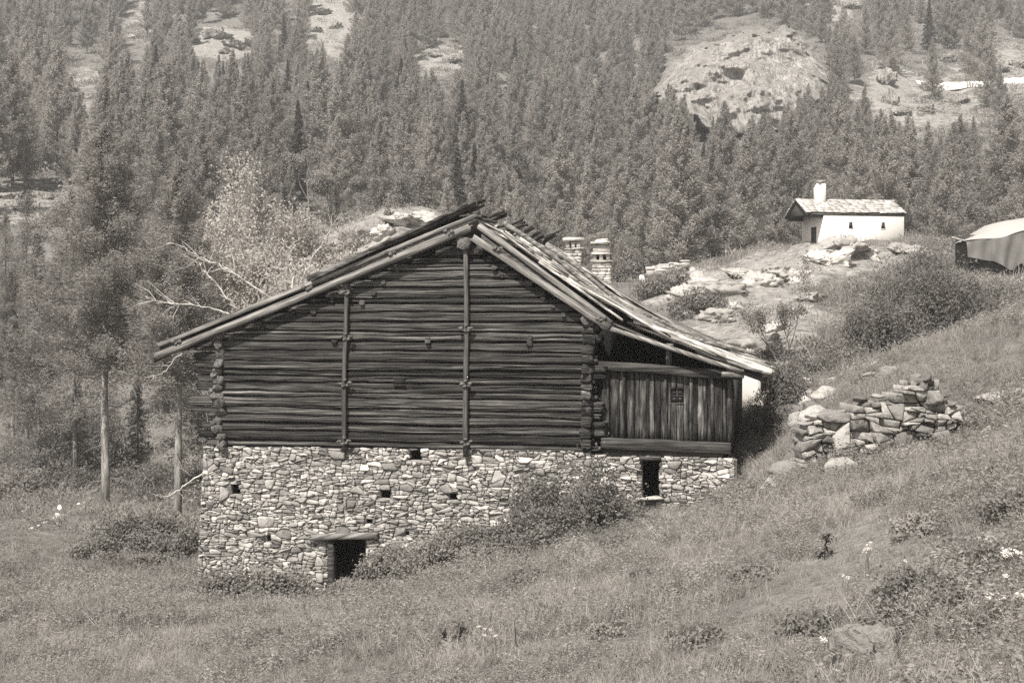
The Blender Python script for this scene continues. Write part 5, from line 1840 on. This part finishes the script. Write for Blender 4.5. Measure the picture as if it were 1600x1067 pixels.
# ------------------------------------------------------------------ trees beside and behind the barn
NEAR_L = [conifer(1300, 14.6, 3.5, 5.2, 130, 75000, .14, .045, .22, .32, .62, .06, .19, 'larch', 'larchbark', dead=16, fluff=.16),
          conifer(1301, 13.0, 2.7, 5.0, 115, 52000, .14, .045, .24, .30, .7, .06, .16, 'larch', 'larchbark', dead=18, fluff=.16),
          conifer(1302, 12.0, 1.9, 3.0, 90, 14000, .15, .045, .3, .25, .9, .3, .11, 'larch', dead=10, fluff=.14)]
LOWL = [conifer(1320 + k, 13.0, [3.3, 2.8, 2.3][k], .8, 120, 28000, .17, .055, .16, .3, .75, .05, .14, 'larch', fluff=.18) for k in range(3)]
def tree_at(meshes, px, d, top_py, Href, label, cat='tree', name='larch_tree', rz=0.0, ws=None):
    p = on_ground(px, d)
    h = (500 - top_py) / F_PX * d - p[2]
    s = h / Href
    e = plant(name, meshes, (p[0], p[1], p[2] - .05), ws or s, rz, label, cat, sz=s)
    return e
tree_at(NEAR_L[0], 163, 54, 190, 14.6, 'tall larch with bare straight trunk standing clear of the barn', rz=1.0)
tree_at(NEAR_L[1], 277, 51, 245, 13.0, 'slimmer larch with bare trunk close behind the barn eave', rz=2.2)
tree_at(NEAR_L[2], 116, 66, 290, 12.0, 'thin sparse larch behind the tall bare-trunked one', rz=0.4)
tree_at(NEAR_L[2], 42, 82, 300, 12.0, 'sparse thin larch nearest the picture edge below the pale rocks', rz=3.4)
tree_at(NEAR_L[1], 20, 78, 420, 13.0, 'young larch with low crown at the picture edge', rz=4.0)
tree_at(NEAR_L[0], 215, 84, 330, 14.6, 'broad larch in the gap between the two bare trunks', rz=5.0)
tree_at(NEAR_L[1], 95, 96, 380, 13.0, 'dark larch in the thicket behind the tall bare trunk', rz=5.4)
tree_at(NEAR_L[0], 330, 92, 340, 14.6, 'larch in the thicket behind the barn eave', rz=3.3)
for k, (px, d, tp, v, w) in enumerate([(60, 70, 360, 1, 'larch with low boughs close to the picture edge'), (190, 96, 300, 0, 'bushy larch showing between the two bare trunks'), (310, 74, 320, 2, 'thin larch just behind the slim bare trunk'), (250, 104, 290, 0, 'bushy larch high behind the slim bare trunk'), (140, 108, 300, 1, 'larch directly behind the crown of the tall one'), (10, 100, 330, 0, 'bushy larch half cut by the picture edge'), (375, 110, 330, 1, 'larch behind the half-bare pale tree')]):
    tree_at(LOWL[v], px, d, tp, 13.0, w, rz=k * 1.7)
SPN = conifer(1310, 12.0, 1.9, .8, 120, 9000, .2, .07, .45, .2, .95, 0, .12, 'spruce')
tree_at(SPN, 42, 145, 218, 12.0, 'small dark spruce above the pale rocks at the picture edge', name='spruce_tree')
tree_at(SPN, 40, 88, 520, 12.0, 'low dark spruce in the shadowy thicket at the picture edge', name='spruce_tree', rz=1)
tree_at(SPN, 215, 70, 560, 12.0, 'low dark spruce between the bare trunks', name='spruce_tree', rz=2, ws=.5)
tree_at(SPN, 120, 72, 570, 12.0, 'low dark spruce just behind the tall bare trunk', name='spruce_tree', rz=3, ws=.5)
for k, (px, d, tp) in enumerate([(700, 122, 278), (760, 124, 292), (838, 120, 300), (872, 124, 312), (735, 128, 300), (812, 130, 308), (905, 122, 330), (955, 118, 345)]):
    tree_at(LARCH[k % 6], px, d, tp, 15.0, 'pale young larch poking up just behind the barn ridge, number %s from the mound' % ['one', 'two', 'three', 'four', 'five', 'six', 'seven', 'eight'][k] if False else ['pale young larch beside the mound behind the roof', 'pale young larch directly behind the ridge tip', 'bright bushy young larch behind the broken ridge boards', 'young larch behind the ridge pole', 'shaded young larch between mound and ridge tip', 'small larch behind the middle of the near roof slope', 'young larch just above the first chimney', 'young larch just beyond the second chimney'][k], rz=k * 1.3)
# the pale half-bare tree over the left roof slope
PALE = broadleaf(1400, 12.5, 3.9, 7, 4, .14, .09, 5600, 10, 'birch', 'palebark', .10, .5, zmin=5.2)
p = on_ground(425, 62)
hh = (500 - 250) / F_PX * 62 - p[2]
plant('pale_tree', PALE, (p[0], p[1], p[2]), 1.0, .6, 'pale half-bare broadleaf tree behind the barn roof slope', 'tree', sz=hh / 12.5, tilt=0)
PALE2 = broadleaf(1401, 11.0, 1.9, 4, 4, .14, .09, 1700, 11, 'birch', 'palebark', .07, .5)
p = on_ground(345, 66); hh = (500 - 300) / F_PX * 66 - p[2]
plant('pale_tree', PALE2, (p[0], p[1], p[2]), 1.0, .2, 'smaller pale tree between larch and half-bare tree', 'tree', sz=hh / 11.0)
p = on_ground(500, 64); hh = (500 - 330) / F_PX * 64 - p[2]
plant('pale_tree', PALE2, (p[0], p[1], p[2]), .8, 2.2, 'thin pale tree before the rounded mound', 'tree', sz=hh / 11.0)

# dead branches: each a bare forking limb
def dead_limb(pts, r0, seed, label, twigs=7, name='dead_branch'):
    P = np.array([at(px, py, d) for px, py, d in pts])
    e = empty(name, tuple(P[0])); tag(e, label, 'branch')
    r0 *= .62; twigs = int(twigs * 2.2)
    L = P - P[0]
    t = np.linspace(0, 1, len(L)); tt = np.linspace(0, 1, len(L) * 4)
    path = np.stack([np.interp(tt, t, L[:, k]) for k in range(3)], 1)
    r = np.random.default_rng(seed)
    path += r.normal(0, r0 * .8, path.shape)
    path[0] = 0
    V, Fc = tube(path, np.linspace(r0, r0 * .3, len(path)), 6, True, jitter=.1, seed=seed)
    obj('limb', V, Fc, M['deadwood'], e, smooth=True)
    for k in range(twigs):
        i = r.integers(len(path) // 4, len(path) - 1)
        d = path[i + 1 if i + 1 < len(path) else i] - path[i - 1]; d /= np.linalg.norm(d) + 1e-9
        d2 = d + r.normal(0, .6, 3); d2 /= np.linalg.norm(d2)
        l = r.uniform(.3, 1.2) * np.linalg.norm(L[-1]) * .26
        a = path[i]; b = a + d2 * l * .5; c = b + (d2 + r.normal(0, .35, 3)) * l * .5
        V, Fc = tube([a, b, c], [r0 * .4, r0 * .28, r0 * .1], 5, False)
        obj('twig', V, Fc, M['deadwood'], e, smooth=True)
    return e
dead_limb([(375, 500, 41), (345, 485, 41), (310, 478, 41), (275, 474, 41), (248, 472, 41), (226, 462, 41)], .05, 1, 'long bare bleached branch reaching out over the lower eave', 8)
dead_limb([(418, 462, 42), (385, 440, 42), (345, 415, 42), (310, 402, 42), (282, 386, 42)], .055, 2, 'bleached branch rising over the middle of the left roof slope', 10)
dead_limb([(372, 484, 42), (350, 460, 42), (325, 430, 42), (312, 412, 42)], .06, 3, 'steep bleached branch beside the larch, above the roof edge', 8)
dead_limb([(455, 455, 50), (460, 425, 50), (452, 395, 50), (442, 372, 50)], .07, 4, 'upright pale broken stem standing close above the roof edge', 5)
dead_limb([(470, 440, 56), (490, 400, 56), (510, 370, 56), (535, 330, 56)], .05, 5, 'thin bleached branch against the rounded mound', 8)
dead_limb([(303, 546, 36.8), (285, 552, 36.7), (272, 562, 36.6), (262, 578, 36.6), (248, 586, 36.6), (232, 590, 36.6)], .035, 6, 'pale crooked branch hanging under the eave end', 3)
dead_limb([(320, 738, 37.6), (296, 752, 37.7), (275, 768, 37.8), (258, 778, 37.9), (242, 803, 38)], .04, 7, 'pale fallen branch leaning against the stone base', 2)
dead_limb([(1270, 565, 56), (1262, 548, 56), (1248, 532, 56), (1236, 522, 56)], .03, 8, 'thin pale dead stick in the scrub below the sapling', 2)

# ------------------------------------------------------------------ shrubs and herbs round the barn
def bush_at(px, d, rx, ry, rz, n, leaf, wid, mat, label, seed, lumps=14, lift=0.0, cat='shrub', name='shrub', stems=10):
    p = on_ground(px, d)
    ms = bush(seed, rx, ry, rz, n, leaf, wid, mat, lumps, stems=stems)
    return plant(name, ms, (p[0], p[1], p[2] + lift), 1, random.uniform(-.2, .2), label, cat, None, ('stem', 'foliage'))
bush_at(905, 33.0, 1.45, .9, 2.35, 13000, .085, .05, 'bush', 'tall leafy bush growing against the rubble base below the wing', 1)
bush_at(838, 33.3, 1.15, .8, 1.6, 8000, .085, .05, 'bush', 'rounded bush against the rubble base, joined to the tall one', 2)
bush_at(965, 33.2, .75, .6, .95, 3500, .08, .05, 'bush', 'low bush beside the doorway under the wing', 3)
bush_at(865, 32.0, 1.3, .7, .95, 6000, .08, .05, 'nettle', 'nettle clump in front of the tall bush', 4, 18)
bush_at(780, 33.3, 1.3, .8, 1.05, 7000, .08, .05, 'nettle', 'nettle patch at the rubble base below the far vent hole', 5, 18)
bush_at(690, 33.6, 1.3, .8, 1.1, 7500, .08, .05, 'nettle', 'nettle patch at the rubble base beside the cellar door', 6, 20)
bush_at(615, 34.2, .9, .6, .95, 4200, .08, .05, 'nettle', 'nettles crowding the cellar door opening', 7, 16)
bush_at(560, 34.0, .9, .5, .42, 2800, .08, .05, 'nettle', 'low nettles on the threshold of the cellar door', 8, 16)
bush_at(425, 34.6, 1.2, .7, .95, 6500, .09, .07, 'nettle', 'broad-leaved herbs at the base left of the cellar door', 9, 18)
bush_at(352, 34.8, 1.0, .7, .85, 5500, .09, .07, 'nettle', 'broad-leaved herbs at the outer corner of the rubble base', 10, 18)
bush_at(475, 34.2, .7, .5, .4, 2400, .08, .06, 'nettle', 'low herbs before the rubble base next to the lintel', 11, 14)
bush_at(390, 33.0, .8, .5, .35, 2200, .08, .06, 'nettle', 'low dark herb patch in the grass before the barn corner', 12, 14)
bush_at(205, 44.0, 1.9, 1.0, 1.5, 12000, .10, .06, 'bush', 'wide dark shrub in the meadow beside the barn corner', 13, 18)
bush_at(280, 43.0, .8, .7, 1.0, 3600, .10, .06, 'bush', 'shrub filling the gap between meadow shrub and barn corner', 14)
bush_at(140, 42.0, .9, .7, .7, 3000, .10, .06, 'bush', 'low shrub at the outer end of the wide meadow shrub', 15)
bush_at(235, 41.0, .8, .6, .5, 2400, .09, .05, 'nettle', 'pale herbs before the wide meadow shrub', 16)
bush_at(1222, 38.5, .72, .7, 1.75, 9000, .075, .05, 'bush', 'dark leafy mound under the tip of the barn eave', 17, 22)
bush_at(1215, 37.0, .55, .5, .75, 2800, .075, .05, 'bush', 'low creeper at the foot of the dark leafy mound', 18)
bush_at(1160, 34.2, .40, .4, .5, 1800, .08, .045, 'bush', 'sprawling plant at the corner of the plank wing', 19)
bush_at(1255, 44.0, 1.0, .7, .8, 3200, .10, .06, 'bush', 'scrub behind the rubble stones past the eave tip', 20)
for k, (px, d, rx, rz, w) in enumerate([(1500, 14.2, .55, .38, 'dark leafy herb clump below the flat weathered rock'), (1440, 13.2, .5, .32, 'dark leafy herb clump just behind the rounded boulder'), (1570, 13.0, .5, .34, 'dark herb clump under the white flower bunch'), (1530, 12.0, .45, .28, 'leafy herb clump between boulder and picture edge'),
        (1400, 12.2, .38, .26, 'low leafy herbs touching the rounded boulder'), (1270, 13.2, .4, .2, 'low dark herbs on the downhill side of the boulder'), (830, 25.5, .5, .26, 'isolated dark herb patch in the open meadow'), (790, 24.6, .35, .2, 'small dark herb patch beside the isolated one'),
        (640, 19.5, .35, .18, 'low dark herbs beside the dark thistle pair'), (960, 16.0, .4, .18, 'low dark herbs at the bottom of the meadow'), (1590, 15.5, .5, .34, 'dark herbs above the flower bunch at the picture edge'), (1100, 14.0, .4, .18, 'flat herb patch low in the meadow before the boulder'), (120, 27.0, .6, .25, 'herb patch low in the meadow near the picture corner'), (30, 30, .7, .3, 'dark herb patch at the meadow picture edge'), (380, 24, .5, .2, 'flat herb patch in the meadow before the cellar door')]):
    bush_at(px, d, rx, rx * .8, rz, 1500, .05, .032, 'nettle', w, 300 + k, 16, 0, 'herbs', 'herb_clump', 6)
WEEDS = [(40, 34, .9, .45), (95, 31, .8, .4), (150, 36, .9, .5), (210, 33, .8, .4), (265, 36, .9, .5), (310, 32.5, .7, .35), (60, 27, .7, .3), (180, 27.5, .7, .3), (290, 27, .7, .28), (10, 38, 1.0, .6), (120, 39, .9, .5), (440, 30, .7, .28), (520, 31.5, .8, .34), (600, 31.5, .8, .32), (690, 31, .8, .32), (760, 30.5, .8, .3), (1010, 31.5, .7, .35), (1060, 29, .7, .3), (1110, 31.5, .6, .35),
         (980, 28, .7, .28), (1140, 27, .6, .3), (1180, 26, .6, .32), (1330, 25.5, .6, .3), (1420, 26, .6, .3), (1500, 25.5, .6, .34), (1545, 27, .6, .34), (1270, 23, .5, .22), (1380, 20, .5, .22), (1560, 18, .5, .28), (1450, 16.5, .45, .22), (1020, 20, .5, .2), (870, 19, .5, .18), (720, 22, .5, .18), (560, 24, .5, .2), (470, 21, .5, .18), (240, 23, .5, .2), (100, 22.5, .5, .22), (1190, 17, .4, .16)]
for k, (px, d, rx, rz) in enumerate(WEEDS):
    p_ = on_ground(px, d); qx, qy = project(p_)
    where = 'left of the barn corner' if qx < 320 and d > 29 else 'low in the meadow below the barn corner' if qx < 350 else 'in the meadow before the rubble base' if qx < 800 and d > 26 else 'low in the middle of the meadow' if qx < 1000 and d < 26 else 'on the bank below the plank wing' if qx < 1200 and d > 24 else 'around the foot of the tumbled wall' if d > 22 else 'on the near slope above the rounded boulder'
    bush_at(px, d, rx, rx * .8, rz, 1500, .06, .034, ['nettle', 'bush', 'weed'][k % 3], 'patch of rough weeds ' + where, 400 + k, 18, 0, 'weeds', 'weed_patch', 6)['group'] = 'rough weeds ' + where
# scrub on the knoll
bush_at(1430, 63.0, 2.9, 1.8, 4.2, 20000, .13, .07, 'bush', 'big dark bush below the chapel knoll', 30, 26)
bush_at(1505, 64.0, 2.2, 1.6, 3.5, 12000, .13, .07, 'bush', 'big dark bush below the covered stack', 31, 22)
bush_at(1362, 61.0, 1.5, 1.2, 2.6, 8000, .13, .07, 'bush', 'dark bush at the lower end of the big bush', 32, 18)
bush_at(1565, 66.0, 1.8, 1.4, 2.6, 8000, .13, .07, 'bush', 'bush in front of the covered stack near the picture edge', 33, 18)
bush_at(1440, 82.0, 2.0, 1.5, 3.0, 7000, .16, .09, 'bush', 'bush on the knoll between chapel and covered stack', 34, 22)
bush_at(1390, 78.0, 1.5, 1.2, 2.0, 5000, .16, .09, 'bush', 'bush on the knoll just below the chapel', 35, 18)
bush_at(1040, 86.0, 2.1, 1.3, 1.9, 6000, .17, .09, 'bush', 'scrub on the knoll below the beehives', 36, 20)
bush_at(1090, 76.0, 2.2, 1.2, 1.7, 6500, .16, .08, 'bush', 'scrub behind the wing roof below the bright ledges', 37, 18)
bush_at(1320, 58.0, 1.2, 1.0, 1.3, 3600, .12, .07, 'bush', 'low scrub between sapling and big bush', 38, 16)
bush_at(1230, 60.0, 1.1, 1.0, 1.0, 3000, .12, .07, 'forb', 'dark scrub at the foot of the sapling', 39, 14)
bush_at(1180, 60.0, 1.0, 1.0, .8, 2600, .12, .07, 'forb', 'dark low scrub behind the eave tip', 40, 14)
bush_at(1275, 52.0, 1.0, .8, .9, 2600, .11, .06, 'bush', 'low scrub past the dark leafy mound', 41, 14)
bush_at(955, 100.0, 1.9, 1.2, 2.6, 5000, .2, .11, 'bush', 'broad bush behind the second chimney', 42, 18)
bush_at(985, 104.0, 1.6, 1.2, 2.2, 4000, .2, .11, 'bush', 'bush beside the bright white rock', 43, 16)
bush_at(580, 84.0, 1.5, 1.0, 1.1, 3500, .15, .08, 'bush', 'dark bush at the foot of the rounded mound', 44, 14)
bush_at(612, 92.0, .6, .5, 1.5, 1500, .15, .08, 'bush', 'small upright bush on the rounded mound', 45, 8)
bush_at(560, 93.5, 1.0, .8, .6, 1500, .15, .08, 'bush', 'low bush on top of the rounded mound', 46, 8)
for k, (px, d, rx, rz) in enumerate([(30, 62, 1.6, 1.3), (-20, 58, 1.5, 1.5), (85, 70, 1.8, 1.6), (190, 68, 1.6, 1.2), (250, 66, 1.4, 1.4), (310, 62, 1.2, 1.3), (150, 82, 2.0, 2.4), (60, 86, 2.2, 2.6), (260, 84, 2.0, 2.4), (10, 74, 1.6, 1.4), (340, 80, 1.6, 2.2), (110, 63, 1.7, 1.5), (215, 63, 1.7, 1.7), (300, 70, 1.5, 2.0), (50, 66, 1.8, 2.0), (170, 74, 2.0, 2.3), (-5, 90, 2.0, 3.0)]):
    bush_at(px, d, rx, rx * .7, rz, 3600, .14, .08, ['bush', 'broad', 'forb'][k % 3], ['undergrowth bush at the picture edge below the young larch', 'bush half cut by the picture edge', 'bush in the thicket left of the tall bare trunk', 'bush in the thicket right of the tall bare trunk', 'bush in the thicket beside the slimmer bare trunk', 'bush in the shade behind the barn corner', 'tall thicket bush far behind the tall bare trunk', 'tall thicket bush far behind at the picture edge', 'tall thicket bush far behind the slimmer bare trunk', 'pale undergrowth bush near the picture edge', 'tall bush in the shade behind the projecting log ends', 'dark bush at the foot of the thicket left of the tall bare trunk', 'dark bush at the foot of the thicket between the bare trunks', 'dark bush behind the slimmer bare trunk', 'dense bush in front of the low dark spruce', 'tall dense bush behind the tall bare trunk', 'tall bush at the picture edge under the larches'][k], 60 + k, 16)
SAP = broadleaf(1500, 4.6, 1.25, 3, 3, .10, .06, 420, 9, 'bush', 'bark', .045, .4)
p = on_ground(1222, 59); hh = (500 - 412) / F_PX * 59 - p[2]
plant('sapling', SAP, (p[0], p[1], p[2]), 1.0, .4, 'slender sapling with open crown below the knoll', 'tree', sz=hh / 4.6)

# ------------------------------------------------------------------ meadow
def tuft(seed, n, h, spread, w, mat, lean=.35, segs=3):
    r = np.random.default_rng(seed)
    V, Fc = [], []
    for b in range(n):
        a = r.uniform(0, 6.28); rr_ = spread * math.sqrt(r.random())
        base = np.array([math.cos(a) * rr_, math.sin(a) * rr_, -.03])
        ln = h * r.uniform(.45, 1.15)
        la = r.uniform(0, 6.28); lm = abs(r.normal(0, lean))
        dr = np.array([math.cos(la) * lm - .18, math.sin(la) * lm - .05, 1.0])
        sd = np.array([-math.sin(la), math.cos(la), 0]) * w * r.uniform(.6, 1.2)
        k0 = len(V)
        for s in range(segs):
            t = s / segs
            c = base + np.array([dr[0] * ln * t * (.5 + t), dr[1] * ln * t * (.5 + t), ln * t * (1 - .28 * lm * t)])
            V += [c - sd * (1 - t * .8), c + sd * (1 - t * .8)]
        t = 1
        V.append(base + np.array([dr[0] * ln * 1.5, dr[1] * ln * 1.5, ln * (1 - .28 * lm)]))
        for s in range(segs - 1): Fc.append((k0 + 2 * s, k0 + 2 * s + 1, k0 + 2 * s + 3, k0 + 2 * s + 2))
        Fc.append((k0 + 2 * segs - 2, k0 + 2 * segs - 1, k0 + 2 * segs))
    me = mesh_from('tuft', V, Fc); me.materials.append(M[mat])
    return source('tuft_pattern', me)
def herb(seed, n, h, spread, leaf, mat):
    r = np.random.default_rng(seed)
    C = np.stack([r.normal(0, spread, n), r.normal(0, spread, n), np.abs(r.normal(.45, .28, n)) * h], 1)
    V, Fc = leaf_tris(C, r.normal(0, 1, (n, 3)) + np.array([0, 0, .3]), leaf, leaf * .5, seed, True)
    me = mesh_from('herb', V, Fc); me.materials.append(M[mat])
    return source('herb_pattern', me)
def weed(seed, stalks, h, leaf, mat):
    """leafy stalks with a tuft of leaves"""
    r = np.random.default_rng(seed)
    C, D = [], []
    for s in range(stalks):
        b = r.normal(0, .09, 2); tl = r.normal(0, .22, 2); hh = h * r.uniform(.5, 1.1); k = 12
        t = r.uniform(.1, 1, k) 
        az = r.uniform(0, 6.28, k)
        C.append(np.stack([b[0] + tl[0] * hh * t + np.cos(az) * leaf * .5, b[1] + tl[1] * hh * t + np.sin(az) * leaf * .5, hh * t], 1))
        D.append(np.stack([np.cos(az), np.sin(az), r.uniform(-.4, .5, k)], 1))
    V, Fc = leaf_tris(np.vstack(C), np.vstack(D), leaf, leaf * .42, seed, True)
    me = mesh_from('weed', V, Fc); me.materials.append(M[mat])
    return source('weed_pattern', me)
near_src = [tuft(1, 26, .30, .16, .006, 'grass'), tuft(2, 22, .40, .14, .006, 'grass', .5), tuft(3, 30, .22, .18, .007, 'grass', .5), tuft(4, 18, .36, .12, .005, 'straw', .4), herb(5, 60, .26, .12, .045, 'forb'), herb(6, 40, .30, .10, .04, 'grass'), tuft(7, 5, .62, .10, .004, 'straw', .25), weed(8, 9, .34, .052, 'weed'), weed(9, 7, .46, .058, 'weed'), weed(10, 10, .24, .042, 'forb')]
far_src = [tuft(11, 22, .34, .32, .016, 'fargrass', .5), tuft(12, 18, .42, .28, .016, 'fargrass', .4), herb(13, 40, .3, .25, .12, 'forb'), herb(14, 36, .3, .28, .11, 'fargrass')]
rg = np.random.default_rng(99)
def scatter(d0, d1, per, weights, smin, smax, side=.42):
    area_ = side * (d1 ** 2 - d0 ** 2)
    n = int(area_ * per)
    d = np.sqrt(rg.uniform(d0 ** 2, d1 ** 2, n)); x = rg.uniform(-side, side, n) * d
    z = height(x, d)
    P = np.stack([x, d, z], 1)
    # keep clear of the buildings
    rel = P - B_O
    u, v = rel @ UD, rel @ VD
    ok = ~((u > u_l + .05) & (u < uRs) & (v > -.1) & (v < DEPTH))
    relc = P - ch_o; uc, vc = relc @ CU, relc @ CV
    ok &= ~((uc > -1) & (uc < CW) & (vc > 0) & (vc < CD))
    relh = P - ho; uh, vh = relh @ UD, relh @ VD
    ok &= ~((uh > heL) & (uh < heR) & (vh > 0) & (vh < 7))
    rk_ = rockiness(P)
    nr = fbm(P * np.array([.5, .5, 1]), 3, 44) * .5 + .5
    ok &= ~(rk_ * rg.uniform(.3, 1, n) > .42 * nr + .10)
    P = P[ok]
    n = len(P)
    px_ = fbm(P * .55, 3, 71)                                     # herbs and grasses keep to patches
    w = np.tile(np.asarray(weights, float), (n, 1))
    return P, px_, n
def meadow(name, label, bands, sources, herb_ids, weights):
    PP, RR, SS, II = [], [], [], []
    for (d0, d1, per, smin, smax) in bands:
        P, pn, n = scatter(d0, d1, per, weights, smin, smax, .75 if d1 < 20 else .62 if d1 < 50 else .5)
        k = rg.choice(len(sources), n, p=np.array(weights) / sum(weights))
        qx_, qy_ = project(P)
        lush = .16 * np.clip((qx_ - 1350) / 150, 0, 1) * np.clip((qy_ - 780) / 100, 0, 1) + .12 * np.clip((500 - qx_) / 300, 0, 1)
        hb = pn + lush > rg.uniform(-.04, .38, n)
        k[hb] = rg.choice(herb_ids, hb.sum())
        PP.append(P); II.append(k)
        RR.append(np.stack([rg.normal(0, .12, n), rg.normal(-.06, .12, n), rg.uniform(0, 6.28, n)], 1))
        SS.append(rg.uniform(smin, smax, n) * np.clip(.95 + .9 * fbm(P * .45, 3, 15) + .5 * fbm(P * 1.6, 2, 16), .35, 1.9))
    P = np.vstack(PP)
    print(name, len(P))
    return instancer(name, P, np.vstack(RR), np.concatenate(SS), np.concatenate(II), sources, label, 'grass')
meadow('meadow_grass', 'mottled meadow grass and herbs covering the near slope', [(4.5, 14, 105, .38, .8), (14, 24, 80, .42, .9), (24, 46, 42, .55, 1.1)], near_src, [4, 7, 8, 9], [3.2, 1.8, 4.5, .8, .9, 1.6, .35, 1.1, .6, 1.0])
meadow('rough_grass', 'rough grass over the knoll and the ground behind the barn', [(46, 75, 5.0, .9, 1.5), (75, 125, 2.4, 1.1, 1.9)], far_src, [2, 3], [3, 2, .7, 1])

# ------------------------------------------------------------------ flowers and seed heads standing above the grass
def flower(px, py, s, seed, label, group):
    s *= .62
    h = first_hit(px, py + 14)
    e = empty('white_flower', tuple(h), seed * .7)
    tag(e, label, 'flower', group)
    r = np.random.default_rng(seed)
    V, Fc = tube([(0, 0, -.03), (.015, 0, .14), (.0, .02, .28)], [.006, .005, .004], 5, False)
    obj('stalk', V, Fc, M['forb'], e)
    for k in range(3):
        c = np.array([r.normal(0, .035), r.normal(0, .03), .27 + r.uniform(0, .03)]) * np.array([s, s, 1])
        n = 18
        C = c + np.stack([r.normal(0, .022 * s, n), r.normal(0, .022 * s, n), r.normal(0, .006, n)], 1)
        V, Fc = leaf_tris(C, r.normal(0, 1, (n, 3)) * np.array([1, 1, .25]), .03 * s, .022 * s, seed + k, True)
        obj('flower_head', V, Fc, M['petal'], e)
for k, (px, py, s) in enumerate([(1570, 897, 1.3), (1583, 903, 1.4), (1592, 899, 1.0), (1577, 905, 1.1)]):
    flower(px, py, s, 10 + k, 'white flower in the close bunch beneath the flat weathered rock', 'white flower bunch under the flat rock')
for k, (px, py, s) in enumerate([(1555, 976, 1.2), (1595, 974, 1.2), (1572, 940, .8), (1286, 1040, 1.0)]):
    flower(px, py, s, 30 + k, ['single white flower between boulder and picture edge', 'white flower cut by the picture edge', 'small white flower below the flower bunch', 'white flower beside the small flat stone'][k], None)
for k, (px, py, s) in enumerate([(1357, 877, .8), (1358, 884, .8), (1353, 888, .8), (1323, 934, .8), (748, 1000, .7), (760, 1005, .8), (758, 1016, .6), (775, 1017, .6), (1415, 908, .6), (900, 936, .6), (550, 977, .6)]):
    flower(px, py, s, 40 + k, 'tiny white flower scattered in the open meadow', 'scattered meadow flowers')
def seed_plant(px, py, label, seed):
    h = first_hit(px, py + 12)
    e = empty('thistle', tuple(h)); tag(e, label, 'plant')
    r = np.random.default_rng(seed)
    V, Fc = tube([(0, 0, -.03), (.01, 0, .15), (.03, .01, .26)], [.008, .007, .006], 5, False)
    obj('stalk', V, Fc, M['thistle'], e)
    n = 90
    C = np.array([.03, 0, .26]) + r.normal(0, .034, (n, 3))
    V, Fc = leaf_tris(C, r.normal(0, 1, (n, 3)) + np.array([0, 0, .6]), .06, .02, seed, True)
    obj('seed_head', V, Fc, M['thistle'], e)
    n = 26
    C = np.stack([r.normal(0, .05, n), r.normal(0, .05, n), r.uniform(.02, .18, n)], 1)
    V, Fc = leaf_tris(C, r.normal(0, 1, (n, 3)), .10, .03, seed + 1, True)
    obj('leaf', V, Fc, M['thistle'], e)
seed_plant(690, 1012, 'dark thistle head in the meadow, nearer of the pair', 1)
seed_plant(718, 1004, 'dark thistle head in the meadow, upper of the pair', 2)
seed_plant(1288, 865, 'single dark seed head in the meadow below the tumbled wall', 3)
h_ = first_hit(808, 1020)
e = empty('dry_stalk', tuple(h_)); tag(e, 'thin dark dry stalk standing alone in the meadow', 'plant')
V, Fc = tube([(0, 0, -.05), (-.02, 0, .2), (-.03, .01, .36), (.02, .01, .42)], [.006, .006, .005, .003], 5, False)
obj('stalk', V, Fc, M['thistle'], e)

# scrub and tussocks on the open mountainside between the trees
n = 15000
d = np.sqrt(rg.uniform(125 ** 2, 430 ** 2, n)); x = rg.uniform(-.45, .45, n) * d
P = np.stack([x, d, height(x, d)], 1)
keep = (fbm(P * .09, 3, 88) > -.12) & (rockiness(P) < .5 + .5 * rg.random(n)) 
P = P[keep]; n = len(P)
scrub_src = [herb(21, 60, .9, .55, .34, 'bush'), herb(22, 50, .6, .7, .34, 'fargrass'), herb(23, 60, .5, .8, .34, 'forb')]
instancer('mountain_scrub', P, np.stack([np.zeros(n), np.zeros(n), rg.uniform(0, 6.28, n)], 1), rg.uniform(.6, 1.7, n), rg.choice(3, n, p=[.25, .5, .25]), scrub_src, 'tussocks and scrub covering the open mountainside', 'scrub')

# ------------------------------------------------------------------ thin mountain air
hz = obj('haze', *box((-470, -12, float(GP[:, 2].min()) - 1.0), (470, 790, float(GP[:, 2].max()) + 25)), None)
t = NT('thin_haze')
pv = t.n('ShaderNodeVolumePrincipled')
pv.inputs['Color'].default_value = (.97, .95, .93, 1)
pv.inputs['Density'].default_value = 0.00036
t.l(pv.outputs[0], t.out.inputs['Volume'])
hz.data.materials.append(t.m)
tag(hz, 'thin pale haze over the valley', 'haze', kind='stuff')
